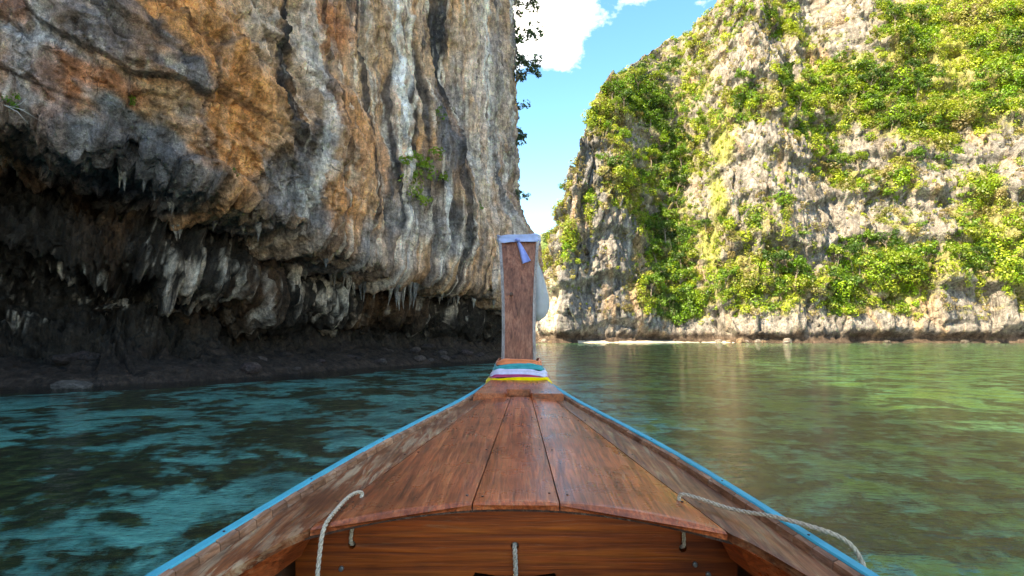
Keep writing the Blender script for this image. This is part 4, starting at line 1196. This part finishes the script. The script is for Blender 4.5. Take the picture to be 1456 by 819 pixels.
# --- plants on the near cliff
edge_tree = [make_plant('e', 70 + k, 2.4, 1.15, 800, .11, M['leaf_blue'], 5, .25) for k in range(2)]
rg = random.Random(9)
def nose(z0):
    """outermost point of the cliff's nose at a height"""
    best = None
    for i in range(nS):
        if 24 < S[i] < 46:
            j = int(np.argmin(np.abs(NEAR_P[i, len(tc):, 2] - z0))) + len(tc)
            q = NEAR_P[i, j]; v = q[0] / q[1]
            if best is None or v > best[0]: best = (v, q)
    return Vector(best[1])
for z0, sc, lab in ((31.5, 1.1, 'small dark shrub high on the nose of the shaded cliff, topmost of the row'), (27.3, 1.3, 'dark shrub on the cliff nose just above the largest overhanging tree'),
                    (24.6, 2.1, 'largest dark tree leaning out from the nose of the shaded cliff'), (21.6, 1.3, 'dark shrub on the cliff nose just below the largest overhanging tree'),
                    (19.0, 1.0, 'second dark shrub below the largest tree on the cliff nose'), (16.6, 1.4, 'dark shrub with a reaching branch midway down the cliff nose'),
                    (14.3, .6, 'small dark shrub low on the cliff nose, above the lowest one'), (12.2, .5, 'smallest dark shrub, lowest on the nose of the shaded cliff')):
    p = nose(z0)
    put_plant('overhanging_tree', edge_tree[rg.randrange(2)], p - Vector((.35, 0, .35)), sc, rg.uniform(0, 6), lab, 'tree', 'shrubs on the nose of the shaded cliff', (0, R(38)))
near_leaf = make_plant('n', 80, 1.3, .75, 520, .075, M['leaf_bright'], 6, .05)
tuft_leaf = make_plant('n', 81, .5, .28, 160, .05, M['leaf_bright'], 4, .05)
for s0, z0, sc, ms, lab in ((15.7, 9.0, 1.8, near_leaf, 'bright green bush growing from the ledge beside the dark hollow in the shaded cliff'),
                            (15.2, 8.1, 1.2, near_leaf, 'smaller green bush hanging just below the bright ledge bush'),
                            (16.4, 10.1, .6, near_leaf, 'small green tuft above the bright ledge bush'),
                            (17.6, 13.4, .55, near_leaf, 'green moss tuft in the black stained hollow'),
                            (2.9, 8.75, .7, tuft_leaf, 'tiny bright green plant in a hole of the orange rock'),
                            (5.4, 7.0, .6, tuft_leaf, 'tiny green sprig low on the orange rock near the cave lip'),
                            (.35, 8.0, 1.0, tuft_leaf, 'green sprig beside the bare white branches'),
                            (21.5, 9.2, .5, near_leaf, 'green sprig on the grey draperies near the prow')):
    p, n_, o_ = near_point(s0, z0)
    put_plant('ledge_plant', ms, p - Vector((0, 0, .12)) + o_ * .05, sc, s0 * 3, lab, 'plant', 'plants on the shaded cliff', (R(18), R(14)))
# bare bleached branches at the edge of the wall
bm = bmesh.new()
p, n_, o_ = near_point(.25, 7.9)
al = Vector((o_.y, -o_.x, 0)) * -1
def br(a, b, c, r): add_tube(bm, [p + al * q[0] + o_ * q[1] + Vector((0, 0, q[2])) for q in (a, b, c)], [r, r * .7, r * .3], 5)
br((-.3, -.1, .25), (.0, .25, .05), (.45, .35, -.02), .022)
br((.0, .25, .05), (.3, .4, -.12), (.55, .35, -.42), .014)
br((.15, .3, .02), (.35, .4, .12), (.5, .45, .32), .011)
br((.3, .33, .0), (.5, .4, -.1), (.75, .38, -.25), .010)
br((-.1, .12, .14), (-.05, .3, .3), (.08, .35, .5), .010)
dead = tag(finish(bm, 'bare_branch', M['pale_bark'], None, True), 'bleached leafless branch sticking out of the shaded cliff', 'branch')

# ------------------------------------------------------------------ beach, boulders and foam at the foot of the cliffs
t = NT('beach_sand')
n = t.noise(t.coords(), 2.0, 5, 0.6)
M['sand'] = t.done(t.principled(t.ramp(n, [(0.3, (0.45, 0.39, 0.30)), (0.7, (0.62, 0.56, 0.45))]), 0.9, t.bump(n, 0.3, 0.1), 0.1))
bs = np.linspace(4, 52, 70); bo_ = np.linspace(-6, 5.0, 12)
bx, by, bnx, bny = far_at(bs, 8.0)
BO = bo_[None, :] * (0.35 + 0.65 * np.sin(np.linspace(0, math.pi, 70)) ** .5)[:, None]
V = np.stack([bx[:, None] + bnx[:, None] * BO, by[:, None] + bny[:, None] * BO, np.broadcast_to(0.55 - 0.13 * (bo_[None, :] + 1), BO.shape) + .12 * fbm(bs[:, None] * .3, BO * .4, 0 * BO, 3)], -1)
tag(link('beach', grid_mesh('beach', V), M['sand'], smooth=True), kind='structure', label='narrow strip of pale sand at the foot of the gully')
def boulder_mesh(seed, colr):
    bm = bmesh.new(); bmesh.ops.create_icosphere(bm, subdivisions=3, radius=1.0)
    co_ = np.array([v.co[:] for v in bm.verts])
    r_ = 1 + .55 * fbm(co_[:, 0] * .9 + seed, co_[:, 1] * .9, co_[:, 2] * .9, 3) + .18 * ridged(co_[:, 0] * 2 + seed, co_[:, 1] * 2, co_[:, 2] * 2, 2)
    for v, r in zip(bm.verts, r_): v.co *= float(r)
    me = bpy.data.meshes.new('boulder'); bm.to_mesh(me); bm.free()
    a = me.attributes.new('mineral', 'FLOAT_COLOR', 'POINT'); a.data.foreach_set('color', np.tile(np.append(colr, 1.0), len(me.vertices)).astype(np.float32))
    return me
bmesh_far = [boulder_mesh(k * 5.3, c) for k, c in enumerate((col(.20, .14, .09), col(.12, .10, .08), col(.22, .19, .16)))]
rg = random.Random(21)
for k in range(18):
    s0 = rg.choice([rg.uniform(-9, -3), rg.uniform(44, 56), rg.uniform(56, 108)])
    x, y, ax, ay = far_at(np.array([s0]), 6.0)
    o = link('boulder', bmesh_far[k % 3], None, None, True) if False else bpy.data.objects.new('boulder', bmesh_far[k % 3])
    if not o.users_collection: C.objects.link(o)
    if not o.data.materials: o.data.materials.append(M['far_rock'])
    sc = rg.uniform(.4, 1.1)
    of = rg.uniform(.2, 2.2)
    o.location = (float(x[0] + ax[0] * of), float(y[0] + ay[0] * of), sc * .2)
    o.scale = (sc * rg.uniform(.9, 1.6), sc, sc * rg.uniform(.6, .95)); o.rotation_euler = (0, 0, rg.uniform(0, 6))
    tag(o, ('large' if sc > .85 else 'small' if sc < .6 else 'middling') + ' weathered %s boulder at the waterline under the %s' % (('brown', 'dark', 'pale')[k % 3], 'bright corner beside the prow' if s0 < 0 else 'gully mouth' if s0 < 56 else 'broad pale wall'), 'boulder', 'boulders under the sunlit cliff')
o = link('rock', boulder_mesh(77, col(.12, .11, .10)), M['near_rock'], None, True)
o.location = (-12.9, 16.9, .04); o.scale = (.55, .35, .16)
tag(o, 'small dark rock poking out of the water in front of the cave', 'rock')
# shingle apron in the cave mouth
rg = random.Random(31)
peb = [boulder_mesh(90 + k * 3.1, c) for k, c in enumerate((col(.075, .055, .055), col(.05, .04, .04), col(.11, .09, .085)))]
for m_ in peb: m_.materials.append(M['near_rock'])
for k in range(40):
    s0 = rg.uniform(-2, 26)
    x, y, ax, ay = near_at(np.array([s0]))
    of = rg.uniform(-1.0, .6); sc = rg.uniform(.10, .34)
    o = bpy.data.objects.new('cave_stone', peb[k % 3]); C.objects.link(o)
    p, n_, o_ = near_point(s0, rg.uniform(.12, .8), False)
    o.location = p + Vector((0, 0, sc * .15)); o.scale = (sc * rg.uniform(.8, 1.5), sc, sc * .6); o.rotation_euler = (rg.uniform(-.3, .3), 0, rg.uniform(0, 6))
    tag(o, '%s dark loose stone on the shingle below the %s of the sea cave' % ('large' if sc > .24 else 'small', 'widest part' if s0 < 8 else 'pale crusted middle' if s0 < 17 else 'narrow end'), 'stone', 'loose stones below the sea cave')
# foam line lapping at the far rocks
t = NT('foam')
M['foam'] = t.done(t.principled((0.75, 0.77, 0.76), 0.8, None, 0.2))
bm = bmesh.new()
rg = random.Random(41)
s0 = 30.0
while s0 < 118:
    ln = rg.uniform(.6, 3.2)
    xs, ys, ax, ay = far_at(np.array([s0, s0 + ln * .5, s0 + ln]), 6.0)
    of = (4.6 if s0 < 52 else 2.6) + rg.uniform(-.5, .5)
    wd = rg.uniform(.08, .35)
    vs_ = [bm.verts.new((float(xs[q] + ax[q] * (of + e)), float(ys[q] + ay[q] * (of + e)), .012)) for q, e in ((0, 0), (1, -wd), (2, 0), (1, wd))]
    bm.faces.new(vs_)
    s0 += ln + rg.uniform(.1, 1.4)
tag(finish(bm, 'foam', M['foam']), 'broken white line of foam along the foot of the sunlit cliff', None, None, 'stuff')
